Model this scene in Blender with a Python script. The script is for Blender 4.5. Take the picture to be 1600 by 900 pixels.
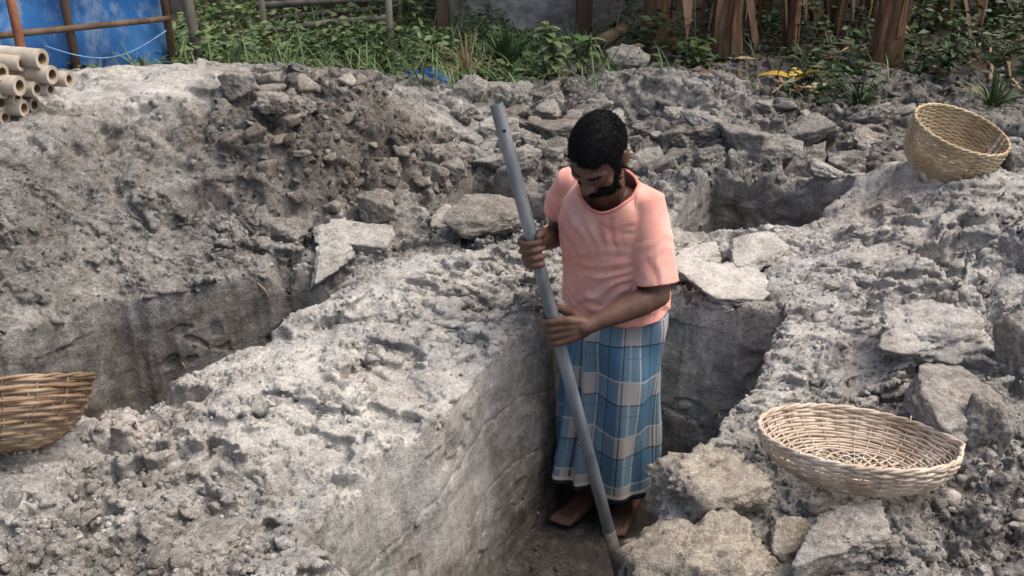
import bpy, bmesh, math, random
import numpy as np
from mathutils import Vector, Matrix, noise as mnoise
from mathutils.bvhtree import BVHTree

for o in list(bpy.data.objects): bpy.data.objects.remove(o)
scene = bpy.context.scene
COL = scene.collection
R = math.radians
random.seed(7); RNG = np.random.default_rng(7)

# ---------------------------------------------------------------- camera
PITCH, FPX, CAMH = R(27.5), 1537.0, 1.6
cam_d = bpy.data.cameras.new('camera'); cam = bpy.data.objects.new('camera', cam_d); COL.objects.link(cam)
cam.location = (0, 0, CAMH); cam.rotation_euler = (R(90) - PITCH, 0, 0)
cam_d.sensor_width = 36.0; cam_d.lens = 36.0 * FPX / 1600.0
cam_d.clip_start = 0.05; cam_d.clip_end = 2000
scene.camera = cam

# ---------------------------------------------------------------- sky and sun (bright overcast, light from above and behind)
SUN_EL, SUN_AZ = R(62), R(92)          # azimuth measured from +Y towards +X
w = bpy.data.worlds.new('World'); scene.world = w; w.use_nodes = True
nt = w.node_tree
sky = nt.nodes.new('ShaderNodeTexSky'); sky.sky_type = 'NISHITA'; sky.sun_disc = False
sky.sun_elevation = SUN_EL; sky.sun_rotation = SUN_AZ; sky.air_density = 1.0; sky.dust_density = 8.0; sky.ozone_density = 0.2
nt.links.new(sky.outputs[0], nt.nodes['Background'].inputs[0]); nt.nodes['Background'].inputs[1].default_value = 0.14
sl = bpy.data.lights.new('sun', 'SUN'); sl.energy = 1.15; sl.angle = R(42); sl.color = (1.0, 0.965, 0.92)
sun = bpy.data.objects.new('sun', sl); COL.objects.link(sun)
sd = Vector((math.sin(SUN_AZ) * math.cos(SUN_EL), math.cos(SUN_AZ) * math.cos(SUN_EL), math.sin(SUN_EL)))
sun.rotation_euler = (-sd).to_track_quat('-Z', 'Y').to_euler(); sun.location = (3, 6, 12)
vs = scene.view_settings; vs.view_transform = 'Standard'; vs.look = 'None'; vs.gamma = 1; vs.exposure = 0.5; vs.use_curve_mapping = False

# ---------------------------------------------------------------- helpers
def ray(px, py):
    a = (px - 800) / FPX; b = -(py - 450) / FPX
    return Vector((a, math.cos(PITCH) + b * math.sin(PITCH), -math.sin(PITCH) + b * math.cos(PITCH)))
def P(px, py, z=0.0):                       # pixel on the level z
    r = ray(px, py); t = (z - CAMH) / r.z
    return Vector((r.x * t, r.y * t, z))
def PY(px, py, Y):                          # pixel at forward distance Y
    r = ray(px, py); t = Y / r.y
    return Vector((r.x * t, Y, CAMH + r.z * t))

def link(name, me, m=None, parent=None, smooth=True):
    o = bpy.data.objects.new(name, me); COL.objects.link(o)
    if m and not me.materials: me.materials.append(m)
    if parent: o.parent = parent
    if smooth and len(me.polygons): me.polygons.foreach_set('use_smooth', [True] * len(me.polygons))
    return o
def tag(o, label=None, cat=None, group=None, kind=None):
    if label: o['label'] = label
    if cat: o['category'] = cat
    if group: o['group'] = group
    if kind: o['kind'] = kind
    return o
def empty(name, loc, rot=(0, 0, 0)):
    o = bpy.data.objects.new(name, None); COL.objects.link(o); o.location = loc; o.rotation_euler = rot
    o.empty_display_size = .1
    return o
class MB:                                   # collects verts, faces and optional uvs for one mesh
    def __init__(s): s.v = []; s.f = []
    def add(s, V, F):
        n = len(s.v); s.v += [tuple(q) for q in V]; s.f += [tuple(i + n for i in f) for f in F]
    def tube(s, pts, rad, n=12, cap=True, flat=None):
        pts = [Vector(p) for p in pts]; m = len(pts)
        if not hasattr(rad, '__len__'): rad = [rad] * m
        T = [(pts[min(i + 1, m - 1)] - pts[max(i - 1, 0)]).normalized() for i in range(m)]
        u = T[0].orthogonal().normalized(); rings = []
        if flat is not None: u = (Vector(flat) - T[0] * T[0].dot(Vector(flat))).normalized()
        V = []
        for i in range(m):
            u = (u - T[i] * u.dot(T[i])).normalized(); b = T[i].cross(u)
            r = rad[i]; ra, rb = (r if hasattr(r, '__len__') else (r, r))
            for k in range(n):
                a = 2 * math.pi * k / n; V.append(pts[i] + u * (ra * math.cos(a)) + b * (rb * math.sin(a)))
        F = [(i * n + k, i * n + (k + 1) % n, (i + 1) * n + (k + 1) % n, (i + 1) * n + k) for i in range(m - 1) for k in range(n)]
        if cap: F += [tuple(reversed(range(n))), tuple((m - 1) * n + k for k in range(n))]
        s.add(V, F)
    def limb(s, pts, rad, n=14):            # tube with rounded ends
        pts = [Vector(p) for p in pts]
        d0 = (pts[0] - pts[1]).normalized(); d1 = (pts[-1] - pts[-2]).normalized()
        r0, r1 = rad[0], rad[-1]; ex0 = []; ex1 = []; rr0 = []; rr1 = []
        for a in (85, 60, 35):
            ex0.append(pts[0] + d0 * r0 * math.sin(R(a))); rr0.append(max(r0 * math.cos(R(a)), 1e-4))
            ex1.append(pts[-1] + d1 * r1 * math.sin(R(a))); rr1.append(max(r1 * math.cos(R(a)), 1e-4))
        s.tube(ex0 + pts + ex1[::-1], rr0 + list(rad) + rr1[::-1], n)
    def ellipsoid(s, c, ax, M=None, n=16, m=10):
        V = []; F = []
        for i in range(m + 1):
            th = math.pi * i / m
            for k in range(n):
                ph = 2 * math.pi * k / n
                q = Vector((ax[0] * math.sin(th) * math.cos(ph), ax[1] * math.sin(th) * math.sin(ph), ax[2] * math.cos(th)))
                if M: q = M @ q
                V.append(Vector(c) + q)
        for i in range(m):
            for k in range(n):
                F.append((i * n + k, (i + 1) * n + k, (i + 1) * n + (k + 1) % n, i * n + (k + 1) % n))
        s.add(V, F)
    def box(s, c, h, M=None):
        V = [Vector((x * h[0], y * h[1], z * h[2])) for x in (-1, 1) for y in (-1, 1) for z in (-1, 1)]
        V = [Vector(c) + (M @ q if M else q) for q in V]
        s.add(V, [(0, 1, 3, 2), (4, 6, 7, 5), (0, 4, 5, 1), (2, 3, 7, 6), (0, 2, 6, 4), (1, 5, 7, 3)])
    def mesh(s, name='m'):
        me = bpy.data.meshes.new(name); me.from_pydata(s.v, [], s.f); me.update(); return me
    def build(s, name, m=None, parent=None, smooth=True): return link(name, s.mesh(name), m, parent, smooth)
def remesh(me, vox, smooth=0):
    o = bpy.data.objects.new('tmp', me); COL.objects.link(o)
    md = o.modifiers.new('r', 'REMESH'); md.mode = 'VOXEL'; md.voxel_size = vox; md.adaptivity = 0
    if smooth:
        sm = o.modifiers.new('s', 'SMOOTH'); sm.iterations = smooth; sm.factor = .5
    dg = bpy.context.evaluated_depsgraph_get(); dg.update()
    out = bpy.data.meshes.new_from_object(o.evaluated_get(dg))
    bpy.data.objects.remove(o)
    return out
def get_co(me):
    a = np.empty(len(me.vertices) * 3, np.float32); me.vertices.foreach_get('co', a); return a.reshape(-1, 3).astype(np.float64)
def get_no(me):
    a = np.empty(len(me.vertices) * 3, np.float32); me.vertices.foreach_get('normal', a); return a.reshape(-1, 3).astype(np.float64)
def set_co(me, c): me.vertices.foreach_set('co', c.astype(np.float32).ravel()); me.update()
def get_quads(me):
    n = len(me.loops); a = np.empty(n, np.int32); me.loops.foreach_get('vertex_index', a); return a.reshape(-1, 4)
def quad_mesh(name, co, q):
    used = np.unique(q); mp = np.zeros(len(co), np.int32); mp[used] = np.arange(len(used))
    co = co[used]; q = mp[q]
    me = bpy.data.meshes.new(name)
    me.vertices.add(len(co)); me.vertices.foreach_set('co', co.astype(np.float32).ravel())
    me.loops.add(q.size); me.loops.foreach_set('vertex_index', q.astype(np.int32).ravel())
    me.polygons.add(len(q)); me.polygons.foreach_set('loop_start', np.arange(0, q.size, 4, dtype=np.int32))
    me.update(calc_edges=True)
    return me, used
def fattr(me, name, arr):
    a = me.attributes.new(name, 'FLOAT', 'POINT'); a.data.foreach_set('value', np.asarray(arr, np.float32).ravel())

_perm = np.random.default_rng(11).permutation(512).astype(np.int64)
def _h(ix, iy, iz=0): return _perm[(_perm[(_perm[ix & 511] + iy) & 511] + iz) & 511]
_ang = np.arange(512) * (2 * np.pi / 512)
_g2 = np.stack([np.cos(_ang), np.sin(_ang)], 1)
_g3 = np.random.default_rng(3).normal(size=(512, 3)); _g3 /= np.linalg.norm(_g3, axis=1)[:, None]; _g3 = _g3.astype(np.float32)
def n2(x, y, s=0):
    ix = np.floor(x).astype(np.int64); iy = np.floor(y).astype(np.int64); fx = x - ix; fy = y - iy
    u = fx * fx * fx * (fx * (fx * 6 - 15) + 10); v = fy * fy * fy * (fy * (fy * 6 - 15) + 10)
    def c(i, j):
        g = _g2[_h(ix + i, iy + j, s)]; return g[..., 0] * (fx - i) + g[..., 1] * (fy - j)
    a = c(0, 0); b = c(1, 0); d = c(0, 1); e = c(1, 1)
    return 1.4 * ((a + (b - a) * u) * (1 - v) + (d + (e - d) * u) * v)
def n3(p, f, s=0):
    q = (p * f + s * 17.3).astype(np.float32); i0 = np.floor(q).astype(np.int64); fr = q - i0.astype(np.float32)
    w_ = fr * fr * fr * (fr * (fr * 6 - 15) + 10); out = 0
    for i in (0, 1):
        for j in (0, 1):
            for k in (0, 1):
                g = _g3[_h(i0[:, 0] + i, i0[:, 1] + j, i0[:, 2] + k)]
                d = g[:, 0] * (fr[:, 0] - i) + g[:, 1] * (fr[:, 1] - j) + g[:, 2] * (fr[:, 2] - k)
                ww = (w_[:, 0] if i else 1 - w_[:, 0]) * (w_[:, 1] if j else 1 - w_[:, 1]) * (w_[:, 2] if k else 1 - w_[:, 2])
                out = out + d * ww
    return 1.5 * out
def fbm2(x, y, f, o=4, s=0, g=.5):
    r = 0; a = 1
    for i in range(o): r = r + a * n2(x * f, y * f, s + i * 7); a *= g; f *= 2.03
    return r
_rv = np.random.default_rng(5).random((512, 5))
def voro(x, y, s, seed=0):                 # F1, F2, random values of the nearest cell, offset to it
    gx = x / s; gy = y / s; ix = np.floor(gx).astype(np.int64); iy = np.floor(gy).astype(np.int64)
    f1 = np.full(x.shape, 9.0); f2 = np.full(x.shape, 9.0); hid = np.zeros(x.shape, np.int64); ox = np.zeros(x.shape); oy = np.zeros(x.shape)
    for i in (-1, 0, 1):
        for j in (-1, 0, 1):
            h = _h(ix + i, iy + j, seed); dx = gx - (ix + i + _rv[h, 0]); dy = gy - (iy + j + _rv[h, 1])
            d = np.sqrt(dx * dx + dy * dy); m = d < f1
            f2 = np.where(m, f1, np.minimum(f2, d)); hid = np.where(m, h, hid); ox = np.where(m, dx, ox); oy = np.where(m, dy, oy); f1 = np.where(m, d, f1)
    return f1, f2, _rv[hid], ox * s, oy * s
def sstep(a, b, x): t = np.clip((x - a) / (b - a), 0, 1); return t * t * (3 - 2 * t)

# ---------------------------------------------------------------- materials
class NB:
    def __init__(s, name, rough=.9, spec=.3):
        s.m = bpy.data.materials.new(name); s.m.use_nodes = True; s.t = s.m.node_tree; s.n = s.t.nodes
        s.b = s.n['Principled BSDF']; s.b.inputs['Roughness'].default_value = rough; s.b.inputs['Specular IOR Level'].default_value = spec
        s.tc = s.n.new('ShaderNodeTexCoord')
    def L(s, a, b): s.t.links.new(a, b)
    def inp(s, sock, v):
        if isinstance(v, bpy.types.NodeSocket): s.L(v, sock)
        else: sock.default_value = v
    def math(s, op, a, b=0.0, c=None, clamp=False):
        n = s.n.new('ShaderNodeMath'); n.operation = op; n.use_clamp = clamp; s.inp(n.inputs[0], a); s.inp(n.inputs[1], b)
        if c is not None: s.inp(n.inputs[2], c)
        return n.outputs[0]
    def noise(s, scale, detail=4, rough=.55, vec=None, dist=0):
        n = s.n.new('ShaderNodeTexNoise'); n.inputs['Scale'].default_value = scale; n.inputs['Detail'].default_value = detail
        n.inputs['Roughness'].default_value = rough; n.inputs['Distortion'].default_value = dist
        s.L(vec if vec else s.tc.outputs['Object'], n.inputs['Vector']); return n.outputs[0]
    def voro(s, scale, feat='F1', vec=None):
        n = s.n.new('ShaderNodeTexVoronoi'); n.feature = feat; n.inputs['Scale'].default_value = scale
        s.L(vec if vec else s.tc.outputs['Object'], n.inputs['Vector']); return n.outputs['Distance']
    def mapping(s, scale, src='Object', rot=(0, 0, 0)):
        n = s.n.new('ShaderNodeMapping'); n.inputs['Scale'].default_value = scale; n.inputs['Rotation'].default_value = rot; s.L(s.tc.outputs[src], n.inputs['Vector']); return n.outputs[0]
    def attr(s, name, typ='GEOMETRY'):
        n = s.n.new('ShaderNodeAttribute'); n.attribute_name = name; n.attribute_type = typ; return n.outputs['Fac']
    def ramp(s, fac, stops, interp='LINEAR'):
        n = s.n.new('ShaderNodeValToRGB'); n.color_ramp.interpolation = interp; e = n.color_ramp.elements
        while len(e) < len(stops): e.new(.5)
        for i, (p, c) in enumerate(stops): e[i].position = p; e[i].color = (*c, 1)
        s.L(fac, n.inputs[0]); return n.outputs[0]
    def mix(s, fac, a, b, mode='MIX'):
        n = s.n.new('ShaderNodeMix'); n.data_type = 'RGBA'; n.blend_type = mode
        s.inp(n.inputs[0], fac)
        for k, v in ((6, a), (7, b)):
            if isinstance(v, bpy.types.NodeSocket): s.L(v, n.inputs[k])
            else: n.inputs[k].default_value = (*v, 1)
        return n.outputs[2]
    def color(s, c):
        if isinstance(c, bpy.types.NodeSocket): s.L(c, s.b.inputs['Base Color'])
        else: s.b.inputs['Base Color'].default_value = (*c, 1)
    def bump(s, h, dist=.005, strength=1.0):
        n = s.n.new('ShaderNodeBump'); n.inputs['Distance'].default_value = dist; n.inputs['Strength'].default_value = strength
        s.L(h, n.inputs['Height']); s.L(n.outputs[0], s.b.inputs['Normal'])

def clay_mat(name, typ):
    k = NB(name, .92, .2)
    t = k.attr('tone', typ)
    vec = k.tc.outputs['Object']
    if typ == 'OBJECT':
        vec = k.n.new('ShaderNodeNewGeometry').outputs['Position']
    a = k.noise(3.2, 4, .6, vec); b = k.noise(19, 3, .6, vec); c = k.noise(85, 3, .7, vec); d = k.noise(330, 1, .6, vec)
    cut = k.attr('cut', 'GEOMETRY'); calm = k.math('SUBTRACT', 1.0, k.math('MULTIPLY', cut, .25))
    band = k.noise(5, 3, .6, k.mapping((.5, .5, 5.0)) if typ != 'OBJECT' else vec); t = k.math('MULTIPLY_ADD', k.math('MULTIPLY', k.math('SUBTRACT', band, .5), .55), cut, t)
    f = k.math('MULTIPLY_ADD', k.math('SUBTRACT', a, .5), .55, t)
    f = k.math('MULTIPLY_ADD', k.math('SUBTRACT', b, .5), .7, f)
    f = k.math('MULTIPLY_ADD', k.math('MULTIPLY', k.math('SUBTRACT', c, .5), calm), .85, f)
    f = k.math('MULTIPLY_ADD', k.math('MULTIPLY', k.math('SUBTRACT', d, .5), calm), .6, f, clamp=True)
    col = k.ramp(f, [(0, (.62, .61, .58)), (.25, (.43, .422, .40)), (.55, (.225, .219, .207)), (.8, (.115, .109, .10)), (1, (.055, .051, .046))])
    # warm iron-stained and cool blue-grey patches of clay
    e = k.noise(1.6, 4, .6, vec); col = k.mix(k.ramp(e, [(.5, (0, 0, 0)), (.68, (.6, .6, .6))]), col, (1.0, .91, .85), 'MULTIPLY')
    e2 = k.noise(2.3, 4, .6, k.mapping((1, 1.3, 1), rot=(0, 0, 1))); col = k.mix(k.ramp(e2, [(.52, (0, 0, 0)), (.7, (.6, .6, .6))]), col, (.88, .92, 1.0), 'MULTIPLY')
    if typ == 'OBJECT': col = k.mix(k.attr('warm', 'OBJECT'), col, (1.0, .86, .68), 'MULTIPLY')
    k.color(col)
    h = k.math('ADD', k.math('MULTIPLY', c, .9), k.math('MULTIPLY', d, .7))
    wv = k.n.new('ShaderNodeVectorMath'); wv.operation = 'ADD'; nz = k.n.new('ShaderNodeTexNoise'); nz.inputs['Scale'].default_value = 22; nz.inputs['Detail'].default_value = 1; k.L(vec, nz.inputs['Vector'])
    sc_ = k.n.new('ShaderNodeVectorMath'); sc_.operation = 'SCALE'; sc_.inputs['Scale'].default_value = .05; k.L(nz.outputs['Color'], sc_.inputs[0]); k.L(vec, wv.inputs[0]); k.L(sc_.outputs[0], wv.inputs[1])
    for s_, a_ in ((34, 1.1),):      # crisp little flakes: each cell sits at its own level
        vn = k.n.new('ShaderNodeTexVoronoi'); vn.inputs['Scale'].default_value = s_; k.L(wv.outputs[0], vn.inputs['Vector']); sx = k.n.new('ShaderNodeSeparateColor'); k.L(vn.outputs['Color'], sx.inputs[0])
        flk = k.math('MULTIPLY', sx.outputs[0], k.ramp(a, [(.42, (.1, .1, .1)), (.6, (1, 1, 1))])); h = k.math('ADD', h, k.math('MULTIPLY', flk, a_))
    k.bump(k.math('MULTIPLY', h, calm), .009, .8)
    return k.m
M_CLAY = clay_mat('clay', 'GEOMETRY'); M_CLOD = clay_mat('clod_clay', 'OBJECT')

def simple(name, c1, c2, scale=20, rough=.8, spec=.3, stretch=(1, 1, 1), bump=.002, detail=5, lo=.35, hi=.65):
    k = NB(name, rough, spec); v = k.mapping(stretch)
    n = k.noise(scale, detail, .6, v); k.color(k.ramp(n, [(lo, c1), (hi, c2)]))
    if bump: k.bump(n, bump, .8)
    return k.m
# ---------------------------------------------------------------- the dug clay ground with its four pits
# photo pixel, level in metres, roughness, tone (0 dry and pale .. 1 moist and dark)
CP = [
 (475,863,0,.3,.3),(568,739,0,.32,.08),(680,657,0,.36,.08),(764,559,0,.36,.12),(848,508,0,.5,.3),(620,450,.06,.36,.0),(500,560,.05,.33,.0),(700,420,.06,.42,.06),
 (380,650,.05,.33,.03),(250,640,.02,.4,.14),(300,760,.05,.25,.16),(100,720,.04,.35,.25),(0,700,.04,.5,.4),(100,850,.08,.6,.38),(250,850,.07,.6,.4),(0,900,.1,.6,.42),(400,890,.05,.5,.3),(330,830,-.02,.4,.4),
 (480,480,.0,.3,.1),(540,440,.02,.3,.2),(300,560,-.01,.3,.1),
 (0,530,.03,.3,.42),(180,470,.03,.3,.45),(267,455,.03,.35,.45),(402,430,.03,.35,.42),(480,410,.03,.35,.35),(200,400,.1,.4,.5),(80,420,.12,.4,.52),(330,390,.1,.4,.5),(100,300,.25,.45,.5),(300,330,.17,.45,.5),(220,300,.24,.5,.52),
 (0,250,.36,.45,.46),(0,200,.42,.35,.35),(60,195,.42,.3,.3),(200,200,.37,.5,.4),(150,150,.42,.1,.1),(260,140,.41,.1,.08),(200,105,.42,.1,.1),(340,110,.40,.15,.12),(370,140,.40,.6,.45),(420,160,.40,.8,.5),(500,100,.47,.9,.66),(560,115,.46,.95,.66),(480,180,.40,.9,.68),(350,230,.30,.8,.6),(500,250,.28,.95,.7),(420,290,.21,.8,.62),
 (600,200,.30,1,.66),(560,300,.14,1,.66),(660,250,.1,1,.5),(640,170,.22,.5,.3),(700,170,.14,.4,.25),(640,320,.05,.5,.35),(470,350,.06,.7,.4),(560,370,.07,.8,.35),(740,340,.1,.8,.4),(700,190,.12,.5,.3),
 (740,150,.12,.6,.4),(900,140,.12,.9,.45),(850,190,.07,.9,.48),(960,180,.07,.9,.48),(1000,120,.2,.8,.4),(1060,120,.26,.4,.3),(1120,140,.24,.4,.32),(1050,190,.07,.9,.5),(1150,190,.07,1,.5),(1200,240,.07,1,.48),(1100,250,.05,.9,.45),(1280,210,.08,.9,.48),(1250,160,.07,.8,.55),(1400,170,.1,.8,.5),(1350,210,.1,.8,.48),
 (1300,270,.06,.8,.45),(1410,255,.26,.3,.15),(1490,280,.3,.25,.15),(1560,290,.3,.3,.2),(1600,330,.27,.4,.3),(1330,300,.17,.35,.15),(1300,350,.13,.35,.12),(1240,400,.06,.4,.12),(1400,370,.17,.3,.12),(1500,400,.18,.38,.2),(1600,430,.17,.45,.3),(1150,410,.05,.5,.15),(1080,400,.05,.5,.12),(1300,450,.07,.42,.15),(1480,480,.15,.42,.22),(1600,540,.16,.45,.36),
 (1250,520,.03,.35,.15),(1220,500,0,.5,.25),(1350,560,.07,.35,.15),(1550,620,.14,.45,.38),(1200,590,.02,.3,.12),(1180,640,.04,.5,.22),(1340,640,.07,.5,.25),(1480,700,.07,.5,.32),(1600,760,.06,.5,.4),(1340,800,.05,.45,.42),(1500,850,.04,.5,.44),(1180,800,.06,.45,.32),(1060,800,.06,.4,.25),(1100,700,.05,.4,.22),(1000,880,.06,.5,.3),(1250,880,.04,.5,.44),(1600,900,.04,.5,.45),
]
cpx = np.array([list(P(a, b, z)) + [r, t] for a, b, z, r, t in CP])
extra = [(-1.6,.9,.05,.6,.4),(0,.9,.03,.5,.4),(1.6,.9,.03,.6,.4),(-2.6,1.6,.06,.6,.4),(2.6,1.6,.1,.6,.4),(-3.2,2.6,.1,.4,.4),(3.0,2.8,.2,.5,.35),(-3.4,3.6,.35,.4,.35),(3.4,4.2,.15,.6,.45),
         (-4,5.0,.2,.4,.4),(-2.4,5.6,.02,.3,.5),(-1.2,5.8,.02,.4,.55),(0,5.7,.02,.4,.55),(.8,6.0,.03,.5,.6),(1.8,6.0,.05,.6,.65),(2.8,5.8,.08,.6,.65),(4,6,.05,.5,.6),(-4,6.6,0,.3,.6),(-1,6.9,0,.3,.6),(1.5,6.9,0,.4,.7),(3.5,7,0,.4,.7),(-4.2,1.5,.05,.5,.4),(4.2,1.5,.05,.5,.4)]
cpx = np.vstack([cpx, np.array(extra)])
XY = cpx[:, :2]
def _phi(d): return d
_D = np.linalg.norm(XY[:, None] - XY[None], axis=2); _n = len(XY)
_A = np.zeros((_n + 3, _n + 3)); _A[:_n, :_n] = -_D + 0.02 * np.eye(_n) * -1; _A[:_n, _n] = 1; _A[:_n, _n + 1:] = XY; _A[_n:, :_n] = _A[:_n, _n:].T
_W = np.linalg.solve(_A, np.concatenate([cpx[:, 2], np.zeros(3)]))
def macro_exact(x, y):                      # level, roughness, tone of the undug ground
    sh = x.shape; x = x.ravel(); y = y.ravel(); z = np.empty_like(x); r = np.empty_like(x); t = np.empty_like(x)
    for i in range(0, len(x), 60000):
        sl_ = slice(i, i + 60000); d = np.hypot(x[sl_, None] - XY[None, :, 0], y[sl_, None] - XY[None, :, 1])
        z[sl_] = -np.sqrt(d * d + .0016) @ _W[:_n] + _W[_n] + x[sl_] * _W[_n + 1] + y[sl_] * _W[_n + 2]
        ww = 1 / (d * d + .006) ** 1.7; ww /= ww.sum(1)[:, None]
        r[sl_] = ww @ cpx[:, 3]; t[sl_] = ww @ cpx[:, 4]
    return z.reshape(sh), r.reshape(sh), t.reshape(sh)

_cgx = np.arange(-5.2, 5.21, .04); _cgy = np.arange(.2, 7.3, .04)
_CG = np.stack(macro_exact(*np.meshgrid(_cgx, _cgy)), 2)
def macro(x, y):                            # the same, read off a 4 cm table
    fx = np.clip((x - _cgx[0]) / .04, 0, len(_cgx) - 1.001); fy = np.clip((y - _cgy[0]) / .04, 0, len(_cgy) - 1.001)
    ix = fx.astype(np.int64); iy = fy.astype(np.int64); fx = (fx - ix)[..., None]; fy = (fy - iy)[..., None]
    v = (_CG[iy, ix] * (1 - fx) + _CG[iy, ix + 1] * fx) * (1 - fy) + (_CG[iy + 1, ix] * (1 - fx) + _CG[iy + 1, ix + 1] * fx) * fy
    return v[..., 0], v[..., 1], v[..., 2]

PITS = [([(-.50,1.74),(-.38,2.04),(-.21,2.29),(-.07,2.6),(.10,2.84),(.20,3.06),(.55,2.99),(.90,2.83),(.76,2.54),(.63,2.29),(.52,2.12),(.40,1.93),(.23,1.62),(.13,1.38)], -.76, .08),
        ([(-2.4,2.05),(-1.9,2.42),(-1.59,2.64),(-1.35,2.93),(-1.14,3.0),(-.91,3.13),(-.55,3.20),(-.66,2.90),(-.96,2.56),(-1.08,2.40),(-1.5,2.02),(-2.05,1.6)], -.5, .035),
        ([(.88,4.06),(1.45,3.78),(1.15,3.40),(.95,3.42),(.56,3.52)], -.48, .03),
        ([(-.17,4.17),(.42,3.9),(.22,3.5),(.0,3.58),(-.30,3.76)], -.6, .04)]
def poly_sd(x, y, poly):                    # signed distance, negative inside
    d = np.full(x.shape, 1e9); ins = np.zeros(x.shape, bool); n = len(poly)
    for i in range(n):
        ax, ay = poly[i]; bx, by = poly[(i + 1) % n]; ex, ey = bx - ax, by - ay
        t = np.clip(((x - ax) * ex + (y - ay) * ey) / (ex * ex + ey * ey), 0, 1)
        d = np.minimum(d, np.hypot(x - ax - t * ex, y - ay - t * ey))
        c = (ay > y) != (by > y)
        with np.errstate(divide='ignore', invalid='ignore'): ins ^= c & (x < (bx - ax) * (y - ay) / ((by - ay) if by != ay else 1e-9) + ax)
    return np.where(ins, -d, d)

SEATS = [(*P(1335, 742, .09)[:2], .20, .075, -.24), (*P(1470, 262, .29)[:2], .14, .28, .22), (*P(-12, 726, .05)[:2], .2, .05, -.3)]
def height(x, y):
    z, rgh, tone = macro(x, y)
    wa, wb = fbm2(x, y, 7, 3, 1), fbm2(x, y, 7, 3, 2); wc, wd = n2(x * 27, y * 27, 5), n2(x * 27, y * 27, 6)
    big = fbm2(x, y, 2.4, 4, 9)
    patch = np.clip(rgh + .6 * big, 0, 1.2)
    z = z + .04 * n2(x * 1.7, y * 1.7, 20) * (.4 + rgh) + .010 * wa
    rm = sstep(.50, .78, patch); rm2 = sstep(.36, .62, patch)
    dz = 0
    for s, a, tl, ck, sd_, msk, wr in ((.19, .045, .42, .022, 31, rm, .035), (.095, .026, .45, .018, 32, rm, .02)):
        ca = _ca; f1, f2, rv, ox, oy = voro((x + wr * wa) * .82 + y * .57 + .5 * wr * wc, ((y + wr * wb) * .82 - x * .57) * 1.15 + .5 * wr * wd, s, sd_)
        ed = np.clip(f2 - f1, 0, 1)
        h = (rv[..., 2] - .5) * a + ((rv[..., 3] - .5) * ox + (rv[..., 4] - .5) * oy) * 1.3 * tl - a * .8 * (1 - sstep(0, .45, ed)) - ck * np.exp(-(ed / .08) ** 2) * (.3 + .7 * rv[..., 2])
        dz = dz + h * msk
    # torn flakes of the trodden clay: sharp little scarps with a groove along the low side
    D = np.where(dz > .02, .02 + (dz - .02) * .5, dz)
    for f, amp, th, sd_, an, gw in ((2.4, .046, .5, 101, 1.5, .05), (5.0, .030, -.25, 104, 1.7, .06)):
        cth, sth = math.cos(th), math.sin(th); xa = (x * cth + y * sth) + .02 * wa; ya = (y * cth - x * sth) * an + .02 * wb
        q = fbm2(xa, ya, f, 4, sd_, .58); m_ = sstep(-.02, .22, n2(xa * f * .55 + 9.1, ya * f * .55 - 3.3, sd_ + 40) + .12 * (rgh - .3)) * (1 - .5 * rm) * sstep(.03, .22, rgh)
        D = D + amp * m_ * (sstep(-.015, .015, q) - .5 - 1.3 * np.exp(-((q + gw * .6) / (gw * .6)) ** 2))
    z = z + D
    fv = voro(x + .02 * wa, y + .02 * wb, .17, 77); fac = .007 * (fv[2][..., 2] - .5) + .03 * ((fv[2][..., 3] - .5) * fv[3] + (fv[2][..., 4] - .5) * fv[4])
    e1 = fac + .011 * fbm2(x, y, 5, 3, 70) + .005 * fbm2(x, y, 22, 3, 71); lipn = .6 + n2(x * 9, y * 9, 90); fn = .018 * fbm2(x, y, 5, 4, 80)
    for poly, fl, bat in PITS:
        sdv = poly_sd(x, y, poly) + e1
        t = np.clip(-sdv / bat, 0, 1)
        z = z - .014 * np.exp(-(np.clip(sdv, 0, 9) / .022) ** 2) * (sdv > -.001) * lipn   # the lip crumbles a little before the cut
        zz = z * (1 - t) + (fl + fn) * t
        z = np.where(sdv < 0, np.minimum(zz, z), z)
    for bx, by, br, bz, sl_ in SEATS:        # trodden seats under the baskets
        d_ = np.hypot(x - bx, y - by); kk = sstep(br * 1.35, br * .7, d_); z = z * (1 - kk) + (bz + sl_ * (y - by) + .006 * wa) * kk
    edge = sstep(6.3, 6.9, y); z = z * (1 - edge)
    outside = sstep(.0, .05, np.minimum.reduce([poly_sd(x, y, q_[0]) for q_ in PITS]))
    return z, D * outside
_ca = 0

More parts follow.
